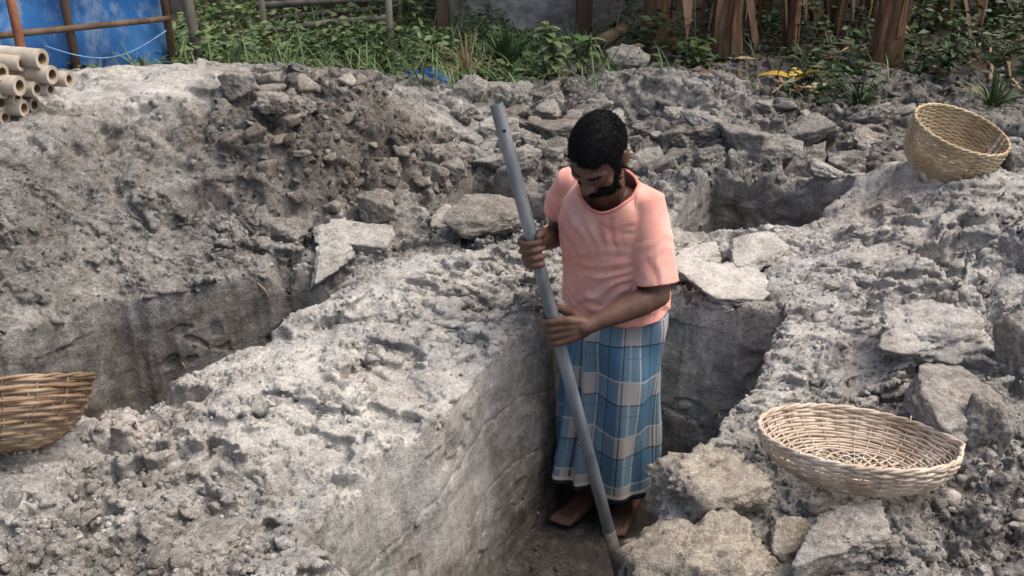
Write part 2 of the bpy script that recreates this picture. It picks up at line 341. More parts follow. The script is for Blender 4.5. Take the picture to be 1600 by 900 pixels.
def fine(x, y, rgh):                        # thin cracks, flakes and crumbs too small for the solid, as a rise along the normal
    wa, wb = n2(x * 14, y * 14, 1), n2(x * 14, y * 14, 2); big = n2(x * 2.4, y * 2.4, 9); patch = np.clip(rgh + .55 * big, 0, 1.2)
    rm2 = sstep(.40, .72, patch); D = 0
    for s, a, tl, ck, sd_, wr in ((.060, .013, .55, .011, 33, .016), (.027, .0035, .4, .003, 34, .011)):
        f1, f2, rv, ox, oy = voro((x + wr * wa) * .82 + y * .57, ((y + wr * wb) * .82 - x * .57) * 1.2, s, sd_); ed = np.clip(f2 - f1, 0, 1)
        D = D + rm2 * ((rv[:, 2] - .5) * a + ((rv[:, 3] - .5) * ox + (rv[:, 4] - .5) * oy) * tl - ck * np.exp(-(ed / .10) ** 2) * (.3 + .7 * rv[:, 2]))
    for f, amp, th, sd_, an, cw in ((4.2, .016, .2, 120, 2.0, .030), (8.5, .013, -.3, 124, 2.1, .045), (17, .007, .1, 128, 1.8, .06), (33, .0035, -.2, 132, 1.6, .10)):
        cth, sth = math.cos(th), math.sin(th); xa = (x * cth + y * sth) + .012 * wa; ya = (y * cth - x * sth) * an + .012 * wb
        q = fbm2(xa, ya, f, 3, sd_, .55); m_ = sstep(-.05, .25, n2(xa * f * .45 + 9.1, ya * f * .45 - 3.3, sd_ + 40) + .25 * (rgh - .35)) * sstep(.02, .2, rgh) * (1 - .5 * rm2)
        D = D + m_ * (amp * .8 * sstep(-.01, .02, q) - amp * 1.5 * np.exp(-((q + cw * .5) / cw) ** 2))
    return D

def ground_part(y0, y1, ny, nx, vox, crop0, crop1):
    yy = np.linspace(y0, y1, ny); u = np.linspace(-1, 1, nx)
    hwf = lambda v: 1.35 + (v - .45) * .47
    X = u[None, :] * hwf(yy)[:, None]; Y = np.repeat(yy[:, None], nx, 1)
    z, D = height(X, Y); dpos = np.clip(D + .004, -.01, .05)
    X = X + .25 * dpos; Y = Y - .75 * dpos        # lifted flakes lean out and undercut
    top = np.stack([X, Y, z], 2).reshape(-1, 3); n = nx * ny
    idx = np.arange(n).reshape(ny, nx)
    q = np.stack([idx[:-1, :-1], idx[:-1, 1:], idx[1:, 1:], idx[1:, :-1]], 2).reshape(-1, 4)
    b = np.concatenate([idx[0, :], idx[1:, -1], idx[-1, -2::-1], idx[-2:0:-1, 0]])
    zb = -.95
    low = top[b].copy(); low[:, 2] = zb; m = len(b)
    co = np.vstack([top, low, [[0, (y0 + y1) / 2, zb]]])
    i = np.arange(m); j = (i + 1) % m
    f4 = np.vstack([q, np.stack([b[i], n + i, n + j, b[j]], 1)]); tri = np.stack([n + i, np.full(m, n + m), n + j], 1)
    me = bpy.data.meshes.new('g'); me.vertices.add(len(co)); me.vertices.foreach_set('co', co.astype(np.float32).ravel())
    lv = np.concatenate([f4.ravel(), tri.ravel()]).astype(np.int32); me.loops.add(len(lv)); me.loops.foreach_set('vertex_index', lv)
    ls = np.concatenate([np.arange(len(f4)) * 4, len(f4) * 4 + np.arange(len(tri)) * 3]).astype(np.int32); me.polygons.add(len(ls)); me.polygons.foreach_set('loop_start', ls); me.update(calc_edges=True)
    out = remesh(me, vox); co = get_co(out); qd = get_quads(out); fc = co[qd[:, 0]]
    keep = (fc[:, 2] > -.86) & (np.abs(fc[:, 0]) < hwf(fc[:, 1]) - .03) & (fc[:, 1] > crop0) & (fc[:, 1] < crop1)   # drop the underside and the skirt
    return co, get_no(out), qd[keep]

def make_ground():
    c1, m1, q1 = ground_part(.45, 3.47, 520, 900, .0060, .48, 3.41); c2, m2, q2 = ground_part(3.33, 7.0, 330, 640, .0115, 3.395, 6.97)
    co = np.vstack([c1, c2]); no = np.vstack([m1, m2]); qd = np.vstack([q1, q2 + len(c1)])
    used = np.unique(qd); mp = np.zeros(len(co), np.int32); mp[used] = np.arange(len(used)); co = co[used]; no = no[used]; qd = mp[qd]
    x, y = co[:, 0], co[:, 1]; z0, rgh, tone = macro(x, y)
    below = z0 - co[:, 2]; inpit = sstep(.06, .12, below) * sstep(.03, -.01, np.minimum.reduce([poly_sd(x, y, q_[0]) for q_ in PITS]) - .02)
    # crumbly skin; the spade-cut pit walls stay flat with straight cut marks
    n14, n31, n66 = n3(co, 11, 1), n3(co, 30, 2), n3(co, 70, 3)
    a = n14 * .002 + n31 * .0026 + n66 * .0022
    along = co[:, 0] * .48 + co[:, 1] * .88; acr = co[:, 0] * .88 - co[:, 1] * .48
    lay = co[:, 2] * 4.2 + .06 * n14 + .7 * n3(co, 1.1, 5) + .6 * along; ver = (along * 7.0 + acr * 1.3) + .06 * n14 + .25 * n3(co, 1.3, 6)
    fr1 = np.abs(lay - np.round(lay)); fr2 = np.abs(ver - np.round(ver)); pres = sstep(-.1, .2, n3(co, 2.1, 7)); pres2 = sstep(.0, .25, n3(co, 1.9, 8))
    scr = -.004 * np.exp(-(fr1 / .025) ** 2) * pres - .004 * np.exp(-(fr2 / .03) ** 2) * pres2 + .016 * (_rv[np.round(ver).astype(np.int64) & 511, 2] - .5) * pres2
    scr = scr + n14 * .003 + n31 * .0008 + .0018 * n3(np.stack([along * 38, acr * 38, co[:, 2] * 9], 1), 1, 9) - .008 * sstep(.22, .30, n3(co * np.array([1, 1, 1.3]), 16, 10)) * sstep(.0, .2, n3(co, 3.1, 11))
    up = sstep(.1, .5, no[:, 2]) * (1 - inpit); F = fine(x, y, rgh)
    disp = np.where(inpit > .5, scr + n66 * .0006, a * (.35 + .9 * rgh) + F * up)
    co2 = co + no * disp[:, None]; co2[:, 1] -= .35 * np.clip(F, 0, .03) * up
    out2, _ = quad_mesh('ground', co2, qd)
    tn = tone + .16 + inpit * .12 + .24 * sstep(.35, .72, below + .10 * n14) + .24 * sstep(.66, .72, below) * sstep(.5, .8, no[:, 2]) + .10 * n14  # tone carries damp clay plus painted shade on low pit walls and floors
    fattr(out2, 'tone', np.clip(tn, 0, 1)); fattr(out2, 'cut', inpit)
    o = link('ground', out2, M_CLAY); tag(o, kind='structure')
    return o, rgh
GROUND, G_RGH = make_ground()
GCO = get_co(GROUND.data); GNO = get_no(GROUND.data); GTONE = np.empty(len(GCO), np.float32); GROUND.data.attributes['tone'].data.foreach_get('value', GTONE)
bpy.context.view_layer.update()
def hit(px, py):
    ok, l, n, i = GROUND.ray_cast(Vector((0, 0, CAMH)), ray(px, py).normalized()); return (l, n) if ok else (None, None)
def drop(x, y):
    ok, l, n, i = GROUND.ray_cast(Vector((x, y, 5)), Vector((0, 0, -1)))
    return l.z if ok else 0.0

# far ground around the dug area
def far_ground():
    k = simple('far_soil', (.07, .06, .045), (.15, .13, .10), 3, .95)
    mb = MB(); inner = [(-1.33, .47), (1.33, .47), (4.58, 6.97), (-4.58, 6.97)]
    mid = [(-6, -2.5), (6, -2.5), (8, 9), (-8, 9)]; outer = [(-400, -400), (400, -400), (400, 600), (-400, 600)]
    V = [(x, y, -.05) for x, y in inner] + [(x, y, 0.0) for x, y in mid] + [(x, y, 0) for x, y in outer]
    F = [(i, (i + 1) % 4, 4 + (i + 1) % 4, 4 + i) for i in range(4)] + [(4 + i, 4 + (i + 1) % 4, 8 + (i + 1) % 4, 8 + i) for i in range(4)]
    F = [tuple(reversed(f)) for f in F]
    mb.add(V, F); o = mb.build('surrounding_ground', k, None, False); tag(o, kind='structure')
far_ground()
# ---------------------------------------------------------------- clods of clay
def clod_mesh(seed, facets=9, sub=3, rough=.05, k=24.0):
    rg = np.random.default_rng(seed)
    bm = bmesh.new(); bmesh.ops.create_icosphere(bm, subdivisions=sub, radius=1); me = bpy.data.meshes.new('clod'); bm.to_mesh(me); bm.free()
    d = get_co(me); d /= np.linalg.norm(d, axis=1)[:, None]
    n = rg.normal(size=(facets + 6, 3)); n[:6] = np.array([[1, 0, 0], [-1, 0, 0], [0, 1, 0], [0, -1, 0], [0, 0, 1], [0, 0, -1]]) + rg.normal(size=(6, 3)) * .25
    n /= np.linalg.norm(n, axis=1)[:, None]; hh = np.concatenate([rg.uniform(.62, .8, 6), rg.uniform(.72, .95, facets)])
    dn = d @ n.T; r = np.where(dn > .05, hh / np.maximum(dn, .05), 9)
    rr = (np.sum(np.exp(-k * r), 1)); rr = -np.log(rr) / k
    rr = rr + rough * n3(d, 2.2, seed) + rough * .7 * n3(d, 5, seed + 1) - rough * .8 * np.abs(n3(d, 9, seed + 2)) + rough * .45 * n3(d, 18, seed + 3) - rough * .35 * np.abs(n3(d, 36, seed + 4))
    set_co(me, d * rr[:, None]); me.materials.append(M_CLOD); me.polygons.foreach_set('use_smooth', [True] * len(me.polygons))
    return me
def clod_round(seed): 
    me = clod_mesh(seed, 3, 5, .17, 7.0); return me
ROUND = [clod_round(300 + i) for i in range(3)]
CLODS = [clod_mesh(100 + i, 7 + i % 6, 5, .08 + .035 * (i % 3)) for i in range(8)]
SMALL = [clod_mesh(200 + i, 4 + i % 5, 3, .09) for i in range(8)]
def clod(px, py, wpx, hpx, tone, label, group=None, name='clay_clod', slab=False, mesh=None, rot=None, sink=.22, cat='clod'):
    l, n = hit(px, py + hpx * (.25 if not slab else 0.1))
    if l is None: return None
    dep = l.y * math.cos(PITCH) + (CAMH - l.z) * math.sin(PITCH); w_ = wpx * dep / FPX / 2; h_ = hpx * dep / FPX / 2
    me = mesh or random.choice(CLODS)
    o = bpy.data.objects.new(name, me); COL.objects.link(o)
    if slab:
        dd = math.atan2(CAMH - l.z, l.y); o.scale = (w_ * 1.15, min(h_ / math.sin(dd), w_ * .75) * 1.2, max(.035, w_ * .42))
    else: o.scale = (w_ * 1.3, w_ * random.uniform(.95, 1.2), h_ * 1.3)
    zr = rot if rot is not None else random.uniform(-.4, .4)
    q = (n * .35 + Vector((0, -.1, 1))).to_track_quat('Z', 'Y').to_matrix() if slab else Matrix.Identity(3)
    o.rotation_euler = (Matrix.Rotation(random.uniform(-.12, .12), 3, 'X') @ Matrix.Rotation(random.uniform(-.15, .15), 3, 'Y') @ q.to_3x3() @ Matrix.Rotation(zr, 3, 'Z')).to_euler()
    o.location = l + Vector((0, h_ * .3 if not slab else 0, o.scale[2] * (.7 - sink * (2.6 if slab else 1.8))))
    o['warm'] = .6 if ' tan ' in label else .3 if 'brown' in label else .1; o['tone'] = max(.02, tone + .06); tag(o, label, cat, group)
    return o
BIG = [
 (741,142,46,42,.35,'blocky pale clod set upright beside the larger rounded clod behind the pits',0),
 (803,146,84,62,.33,'largest rounded pale clod of the row behind the small pit',2),
 (853,153,50,40,.38,'pale wedge shaped clod leaning on the largest rounded clod behind the small pit',0),
 (373,128,54,42,.42,'grey square clod perched on the edge of the smooth white clay bank',0),
 (427,160,46,34,.45,'flat faced grey clod below the square one on the clay bank',0),
 (466,166,40,34,.48,'smaller broken clod next to the flat faced clod on the heap',0),
 (1172,222,66,44,.48,'dark flat topped block of clay in the rubble behind the man',0),
 (1264,258,46,60,.45,'tall narrow clod standing on end at the rim of the far pit',0),
 (1222,238,66,46,.38,'pale clod lying against the tall narrow clod at the far pit',0),
 (1148,258,32,46,.42,'small upright clod in front of the dark flat topped block',0),
 (1318,258,60,44,.46,'rounded clod between the tall narrow clod and the empty basket',0),
 (590,321,60,44,.58,'brown squared clod at the foot of the brown spoil heap',0),
 (446,364,66,46,.55,'dark rough rounded clod at the end of the long trench',0),
 (522,366,74,34,.25,'pale layered slab beside the dark rough clod at the trench end',1),
 (580,372,84,40,.32,'cracked slab propped under the pale layered slab',1),
 (520,398,80,30,.36,'thin plate of clay at the trench end below the layered slabs',1),
 (765,338,120,50,.5,'wide dark brown slab leaning at the edge of the small pit',0),
 (706,345,76,26,.3,'pale flake of clay beside the wide dark brown slab',1),
 (1450,515,175,100,.2,'broad pale slab with a shadowed undercut above the shallow basket',1),
 (1495,622,175,130,.4,'large smooth grey slab tilted behind the shallow basket',1),
 (1545,665,70,90,.5,'darker slab leaning against the large smooth grey slab',0),
 (1125,742,185,105,.38,'big rounded tan clod at the pit edge beside the shallow basket',2),
 (1108,868,230,145,.42,'biggest tan boulder of clay overhanging the near end of the pit',2),
 (1322,833,128,62,.36,'blue grey clod with a flat top in front of the shallow basket',0),
 (1240,845,90,60,.4,'lumpy brown clod between the tan boulder and the blue grey clod',0),
 (1584,252,44,46,.5,'dark block behind the tall round basket on the mound',0),
 (1012,204,44,34,.5,'small dark block of clay behind the head of the man',0),
 (710,265,40,32,.48,'grey cube of clay on the rubble above the small pit',0),
 (682,274,34,36,.5,'split cube of clay touching the grey cube above the small pit',0),
 (606,262,44,34,.5,'rounded brown clod half way up the brown heap',0),
 (1150,446,130,64,.14,'pale striped slab on the lip of the pit right behind the man',1),
 (1086,402,90,48,.12,'white chalky slab by the man\'s left elbow',1),
 (1180,390,110,42,.2,'pale slab with a dark hollow under it at the rim of the far pit',1),
 (780,204,64,40,.3,'pale broken clod behind the top of the metal pole',0),
 (762,178,70,30,.36,'flat pale clod under the row of rounded clods',1),
 (1588,540,60,110,.48,'dark brown block beside the broad pale slab',0),
 (940,165,44,26,.42,'small clod behind the man in line with the rounded clods',0),
 (330,848,130,50,.42,'dark lump in the hollow below the near basket',0),
 (880,205,60,36,.5,'brown clod just behind the shoulder of the man',0),
 (1100,205,70,36,.48,'low brown clod left of the dark flat topped block',0),
 (985,95,60,40,.42,'grey hump of clay below the banana stems',0),
]
for i, (px, py, w_, h_, tn, lb, sb) in enumerate(BIG): clod(px, py, w_, h_, tn, lb, slab=sb == 1, mesh=ROUND[i % 3] if sb == 2 else CLODS[i % 8], sink=.40 if sb == 2 else .22)
def scatter(n, quad, smin, smax, tone, label, group):
    c = 0
    while c < n:
        a, b = random.random(), random.random()
        px = (quad[0][0] * (1 - a) + quad[1][0] * a) * (1 - b) + (quad[3][0] * (1 - a) + quad[2][0] * a) * b
        py = (quad[0][1] * (1 - a) + quad[1][1] * a) * (1 - b) + (quad[3][1] * (1 - a) + quad[2][1] * a) * b
        l, nn = hit(px, py); c += 1
        if l is None or l.z < -.12 or nn.z < .05: continue
        s = smin + (smax - smin) * random.random() ** 2
        o = bpy.data.objects.new('clay_clod', random.choice(SMALL)); COL.objects.link(o)
        o.scale = (s * random.uniform(.9, 1.5), s * random.uniform(.8, 1.2), s * random.uniform(.5, .9)); o.location = l + Vector((0, 0, s * .15))
        o.rotation_euler = (random.uniform(-.5, .5), random.uniform(-.5, .5), random.uniform(0, 6.28)); o['warm'] = .3 if 'brown' in label else .1; o['tone'] = tone + .08 + random.uniform(-.12, .12)
        sz = s / smax; tn_ = o['tone'] - tone - .08; fl_ = o.scale[2] / max(o.scale[0], o.scale[1])
        tag(o, ('chunky ' if sz > .62 else 'middling ' if sz > .38 else 'tiny ') + ('flat ' if fl_ < .52 else 'blocky ' if fl_ > .78 else 'rounded ') + ('pale ' if tn_ < -.04 else 'dark ' if tn_ > .04 else 'grey ') + label, 'clod', group)
scatter(105, [(370,110),(600,110),(730,330),(420,330)], .014, .055, .56, 'clod of clay lying on the brown spoil heap', 'clods on the brown spoil heap')
scatter(105, [(720,160),(1430,170),(1400,270),(720,260)], .016, .07, .46, 'clod in the rubble between the pits and the banana stems', 'clods in the rubble behind the pits')
def blocks(n, quad, smin, smax, tone):       # sharp-edged spits of clay thrown out by the spade
    for q in range(n):
        a, b = random.random(), random.random()
        px = (quad[0][0] * (1 - a) + quad[1][0] * a) * (1 - b) + (quad[3][0] * (1 - a) + quad[2][0] * a) * b; py = (quad[0][1] * (1 - a) + quad[1][1] * a) * (1 - b) + (quad[3][1] * (1 - a) + quad[2][1] * a) * b
        l, nn = hit(px, py)
        if l is None or l.z < -.05: continue
        s = random.uniform(smin, smax); o = bpy.data.objects.new('clay_block', random.choice(CLODS)); COL.objects.link(o)
        lg = random.uniform(.9, 1.7); o.scale = (s * lg, s * random.uniform(.8, 1.1), s * random.uniform(.55, .9)); o.location = l + Vector((0, 0, s * .12)); o.rotation_euler = (random.uniform(-.45, .45), random.uniform(-.45, .45), random.uniform(0, 3.14))
        dt = random.uniform(-.14, .14); o['tone'] = tone + .05 + dt; o['warm'] = .12
        tag(o, ('big ' if s > (smin + smax) / 2 else 'modest ') + ('long ' if lg > 1.3 else 'stubby ') + ('pale ' if dt < -.05 else 'dark ' if dt > .05 else 'mid grey ') + 'spade cut block of clay in the rubble behind the man', 'clay block', 'cut clay blocks behind the man')
blocks(46, [(690,150),(1420,175),(1330,275),(700,250)], .045, .085, .42)
scatter(36, [(0,760),(300,730),(430,900),(0,900)], .010, .03, .38, 'crumbly clod on the ground below the near basket', 'clods below the near basket')
scatter(45, [(1230,420),(1600,380),(1600,900),(1050,900)], .010, .034, .32, 'clod on the mound around the shallow basket', 'clods around the shallow basket')
scatter(25, [(480,480),(800,400),(800,540),(300,700)], .008, .018, .2, 'clod on the clay bank between the two long pits', 'clods on the bank between the pits')

# crumbs: far too many to count, one mesh
def crumbs():
    rg = np.random.default_rng(21); N = 20000
    vis = (GNO[:, 2] > .25) & (GCO[:, 1] < 6.2) & (np.abs(GCO[:, 0]) < .62 * GCO[:, 1] + .25) & (GCO[:, 1] > 1.2)
    wgt = vis * (.02 + G_RGH ** 3) / (GCO[:, 1] ** 1.0); wgt /= wgt.sum()
    ids = rg.choice(len(GCO), N, p=wgt)
    bm = bmesh.new(); bmesh.ops.create_icosphere(bm, subdivisions=1, radius=1); base = np.array([v.co for v in bm.verts]); F = np.array([[v.index for v in f.verts] for f in bm.faces]); bm.free()
    k = len(base); s = .0028 + .010 * rg.random(N) ** 4 * (.4 + G_RGH[ids])
    A = rg.normal(size=(N, 3, 3)); Q, _ = np.linalg.qr(A); sc = rg.uniform(.6, 1.3, (N, 1, 3))
    V = (base[None] * rg.uniform(.7, 1.2, (N, k, 1)) * sc) @ Q * s[:, None, None] + (GCO[ids] + GNO[ids] * s[:, None] * .3)[:, None, :]
    FF = (F[None] + (np.arange(N) * k)[:, None, None]).reshape(-1, 3)
    me = bpy.data.meshes.new('clay_crumbs'); me.vertices.add(N * k); me.vertices.foreach_set('co', V.astype(np.float32).ravel())
    me.loops.add(FF.size); me.loops.foreach_set('vertex_index', FF.astype(np.int32).ravel()); me.polygons.add(len(FF)); me.polygons.foreach_set('loop_start', np.arange(0, FF.size, 3, dtype=np.int32))
    me.update(calc_edges=True)
    fattr(me, 'tone', np.repeat(np.clip(GTONE[ids] + rg.normal(size=N) * .13, 0, 1), k))
    o = link('clay_crumbs', me, M_CLAY, None, False); tag(o, 'loose crumbs of clay strewn over the dug ground', 'crumbs', None, 'stuff')
crumbs()

# ---------------------------------------------------------------- baskets
def wicker(name, a, b, c_):
    k = NB(name, .7, .25); n = k.noise(9, 4, .6); n2_ = k.noise(140, 3, .6, k.mapping((1, 1, .25)))
    col = k.ramp(n, [(.32, a), (.5, b), (.68, c_)]); col = k.mix(k.math('MULTIPLY', n2_, .6), col, (.6, .55, .48), 'MULTIPLY'); k.color(col); k.bump(n2_, .001, .7); return k.m
M_W1 = wicker('wicker_pale', (.42, .33, .25), (.60, .51, .42), (.74, .66, .57))
M_W2 = wicker('wicker_straw', (.38, .30, .19), (.52, .43, .29), (.64, .55, .41))
M_W3 = wicker('wicker_brown', (.15, .10, .065), (.26, .18, .12), (.40, .31, .22))
def basket(label, loc, rot, rt, h, rb, rows, ribs, m, thick=.0042, seed=1, spike=None, wob=.012, mfloor=7):
    rg = random.Random(seed); root = empty('basket', loc, rot); tag(root, label, 'basket', 'wicker baskets')
    def prof(t):                            # t 0 centre of the base .. 1 rim
        if t < .35: u = t / .35; return rb * u, .004 * u
        u = (t - .35) / .65; return rb + (rt - rb) * math.sin(u * math.pi * .5) ** .95 if rb > 0 else rt * u, .004 + h * (u ** 1.25)
    def sw(a, t):                           # the hand-made outline is not round
        k = 1 + wob * math.sin(2 * a + seed) * t + wob * .7 * math.sin(3 * a + 2 * seed) * t
        dz = .35 * wob * math.sin(2 * a + 1.3 * seed) * t * rt * 2
        if spike:
            d = math.atan2(math.sin(a - spike[0]), math.cos(a - spike[0])); k += spike[1] * math.exp(-(d / .16) ** 2) * max(0, t - .6) / .4
        return k, dz
    M = ribs * 4; total = rows + mfloor
    for i in range(total):
        t = (i + .9) / (total + .2); r, z = prof(t); mb = MB(); pts = []; ph = math.pi * (i % 2); jz = rg.uniform(-1, 1) * .0015; br = rg.uniform(.85, 1.1)
        nn = M if r > .06 else max(24, M // 2)
        for k in range(nn + 1):
            a = 2 * math.pi * k / nn; q, dz = sw(a, t); off = .0036 * math.cos(ribs * a * .5 * 2 / 2 + ph) if r > .03 else 0
            wv = .0012 * math.sin(7 * a + i)
            inward = r * q + off * (1 if t > .36 else 0); zz = z + dz + jz + wv + (off if t <= .36 else -off * .3)
            pts.append((inward * math.cos(a), inward * math.sin(a), zz + .006))
        mb.tube(pts, [(thick * .42, thick * br)] * len(pts), 5, False, flat=(math.cos(0), 0, 0) if t > .36 else (0, 0, 1)); mb.build('weft_strand', m, root)
    for k in range(ribs):
        a = 2 * math.pi * (k + rg.uniform(-.12, .12)) / ribs; mb = MB(); pts = []
        for j in range(15):
            t = .03 + .97 * j / 14; r, z = prof(t); q, dz = sw(a, t); pts.append((r * q * math.cos(a), r * q * math.sin(a), z + dz + .006))
        if rg.random() < .25: pts.append((pts[-1][0] * 1.01, pts[-1][1] * 1.01, pts[-1][2] + rg.uniform(.008, .02)))
        mb.tube(pts, [(.0016, .0050)] * len(pts), 4, True, flat=(-math.sin(a), math.cos(a), 0)); 
        mb.v = [v for v in mb.v]; mb.build('rib', m, root)
    mb = MB()
    for s_ in (0, 1):
        pts = []
        for k in range(M * 2 + 1):
            a = 2 * math.pi * k / (M * 2); r, z = prof(1); q, dz = sw(a, 1); u = ribs * a * .5 + math.pi * s_ + .8 * math.sin(5 * a + seed)
            pts.append(((r * q + .0022 * math.cos(u)) * math.cos(a), (r * q + .0022 * math.cos(u)) * math.sin(a), z + dz + .009 + .0030 * math.sin(u)))
        mb.tube(pts, .0043, 6, False)
    mb.build('rim', m, root)
    return root
c = P(1335, 742, .09)
basket('shallow wide pale wicker basket lying on the mound beside the pit, its open weave showing', (c.x, c.y, .088), (R(-16), R(2), 0), .226, .088, .14, 17, 30, M_W1, .0048, 3, (-.10, .07), .03)
c = P(1470, 262, .29)
basket('tall round straw coloured basket tipped forward on top of the pale mound', (c.x, c.y, .295), (R(14), R(8), R(15)), .175, .15, .135, 28, 36, M_W2, .0054, 5, None, .008)
c = P(-12, 726, .05)
basket('brown wicker basket resting on the clay bank at the near end of the long trench', (c.x, c.y, .075), (R(-34), R(-6), R(5)), .25, .16, .13, 14, 20, M_W3, .0055, 8, (-.05, .10), .015)

# ---------------------------------------------------------------- bamboo poles on the clay bank
k = NB('bamboo_dry', .55, .4); n = k.noise(6, 4, .6, k.mapping((1, 1, .2))); k.color(k.ramp(n, [(.3, (.27, .22, .16)), (.5, (.44, .39, .32)), (.7, (.60, .56, .50))])); k.bump(n, .002, .5); M_BAM = k.m
M_BAM2 = simple('bamboo_inner', (.16, .11, .07), (.30, .22, .14), 30)
def bamboo(end, d, length, r, label, m=M_BAM):
    root = empty('bamboo_pole', end); tag(root, label, 'bamboo pole', 'bamboo poles piled on the clay bank'); d = Vector(d).normalized()
    pts, rad = [], []; nd = .0; L = 0; nxt = random.uniform(.1, .3)
    N = int(length / .012)
    for i in range(N + 1):
        s = length * i / N; b = 0
        if abs(s - nxt) < .007: b = .0035
        if s > nxt + .02: nxt += random.uniform(.28, .36)
        pts.append(d * s); rad.append(r + b)
    mb = MB(); mb.tube(pts, rad, 16, False); mb.build('culm', m, root)
    wall = r * .42; inn = MB(); inn.tube([d * 0.0, d * .16], [r - wall, r - wall], 16, False); inn.f = [tuple(reversed(f)) for f in inn.f]
    inn.tube([d * .155, d * .16], r - wall * .9, 16, True); inn.build('hollow', M_BAM2, root)
    rg_ = MB(); u = d.orthogonal().normalized(); b_ = d.cross(u); V = []
    for q in (r, r - wall): V += [u * q * math.cos(2 * math.pi * i / 16) + b_ * q * math.sin(2 * math.pi * i / 16) for i in range(16)]
    rg_.add(V, [(i, 16 + i, 16 + (i + 1) % 16, (i + 1) % 16) for i in range(16)]); rg_.build('cut_end', M_BAM, root, False)
BP = [(66,92,14,3.72,'topmost bamboo pole of the pile by the blue sheet'),(34,99,11,3.70,'thin bamboo pole just under the topmost one of the pile'),(82,117,13,3.72,'long bamboo pole jutting out on the side of the pile facing the white clay'),(108,124,11,3.78,'darker bamboo pole reaching farthest out of the pile over the white clay'),
      (31,134,14,3.62,'thick bamboo pole with a wide hollow in the middle of the pile'),(58,139,11,3.70,'bamboo pole wedged in the middle of the pile beside the thick one'),(79,140,10,3.74,'short bamboo pole end under the long jutting one'),(4,113,12,3.62,None),(6,141,12,3.62,None),(28,155,10,3.66,None),(38,169,12,3.66,'bamboo pole at the bottom of the pile touching the white clay'),(2,160,12,3.62,None),(54,164,11,3.74,None),(8,184,11,3.62,'lowest bamboo pole of the pile lying on the grey slope'),(22,178,10,3.70,None)]
for i, (px, py, r, Y, lb) in enumerate(BP):
    e = PY(px, py, Y); dep = e.y * math.cos(PITCH) + (CAMH - e.z) * math.sin(PITCH)
    bamboo(e, (-.93, random.uniform(.10, .26), random.uniform(-.02, .05) * .5), random.uniform(1.2, 1.6), r * dep / FPX * 1.12, lb or 'bamboo pole buried among the others of the pile by the blue sheet')
# ---------------------------------------------------------------- the man and his pole
k = NB('skin', .55, .4); n = k.noise(28, 4, .6); k.color(k.ramp(n, [(.3, (.085, .044, .031)), (.7, (.145, .080, .058))])); k.bump(k.noise(220, 2), .0012, .5); M_SKIN = k.m
k = NB('hair_black', .6, .12); n = k.noise(260, 3, .7); k.color(k.ramp(n, [(.35, (.004, .004, .005)), (.7, (.018, .018, .021))])); k.bump(n, .003, 1.0); M_HAIR = k.m
M_NAIL = simple('nail', (.30, .20, .16), (.36, .25, .20), 40, .4)
k = NB('shirt_cotton', .9, .15); n = k.noise(5, 5, .65); nn = k.noise(420, 2, .5)
cc = k.ramp(n, [(.3, (.70, .30, .245)), (.52, (.78, .38, .32)), (.70, (.86, .54, .48))]); st_ = k.noise(9, 5, .7)
cc = k.mix(k.ramp(st_, [(.55, (0, 0, 0)), (.70, (.65, .65, .65))]), cc, (.44, .24, .19)); cc = k.mix(k.ramp(k.noise(3.1, 6, .7, k.mapping((1, 1, 1.4))), [(.56, (0, 0, 0)), (.72, (.5, .5, .5))]), cc, (.42, .34, .29)); k.color(cc); k.bump(nn, .0015, .5)
k.b.inputs['Sheen Weight'].default_value = .25; M_SHIRT = k.m
M_SEAM = simple('shirt_seam', (.60, .22, .18), (.70, .30, .25), 60)
def plaid():
    k = NB('checked_cotton', .85, .2); sp = k.n.new('ShaderNodeSeparateXYZ'); k.L(k.tc.outputs['UV'], sp.inputs[0]); u, v = sp.outputs[0], sp.outputs[1]
    def band(x, f, off, wd):
        q = k.math('FRACT', k.math('MULTIPLY_ADD', x, f, off)); return k.math('LESS_THAN', q, wd)
    U = band(u, 6.8, .30, .44); V = band(v, 3.7, .62, .40)
    both = k.math('MULTIPLY', U, V); one = k.math('ADD', U, V)
    col = k.mix(k.math('MULTIPLY', one, .5, clamp=True), (.10, .215, .33), (.24, .335, .42))
    col = k.mix(both, col, (.46, .435, .43))
    for x, f, off, wd, c_, a in ((u, 6.8, .36, .045, (.6, .62, .62), .75), (u, 6.8, .95, .03, (.02, .035, .07), .75), (v, 3.7, .66, .035, (.6, .62, .62), .7), (v, 3.7, .25, .03, (.02, .03, .06), .75), (u, 6.8, .12, .05, (.40, .50, .55), .6), (u, 6.8, .62, .03, (.02, .05, .12), .6), (v, 3.7, .05, .03, (.12, .2, .33), .6)):
        col = k.mix(k.math('MULTIPLY', band(x, f, off, wd), a), col, c_)
    hem = k.math('GREATER_THAN', v, .972); col = k.mix(hem, col, (.03, .03, .04)); hem2 = k.math('MULTIPLY', k.math('GREATER_THAN', v, .952), k.math('LESS_THAN', v, .970)); col = k.mix(hem2, col, (.62, .60, .58))
    n = k.noise(7, 5, .6); col = k.mix(k.math('MULTIPLY', n, .55), col, (.62, .60, .57), 'MULTIPLY'); k.color(col); k.bump(k.noise(380, 2), .001, .5); return k.m
M_PLAID = plaid()
k = NB('pole_metal', .42, .5); k.b.inputs['Metallic'].default_value = .35; n = k.noise(14, 5, .6, k.mapping((1, 1, .3))); k.color(k.ramp(n, [(.3, (.10, .12, .14)), (.55, (.20, .23, .26)), (.75, (.30, .33, .35))])); k.bump(n, .001, .4); M_POLE = k.m
M_DARK = simple('dark_hole', (.01, .01, .01), (.02, .02, .02), 20)
M_MUD = simple('mud_smear', (.10, .095, .09), (.19, .18, .17), 30)

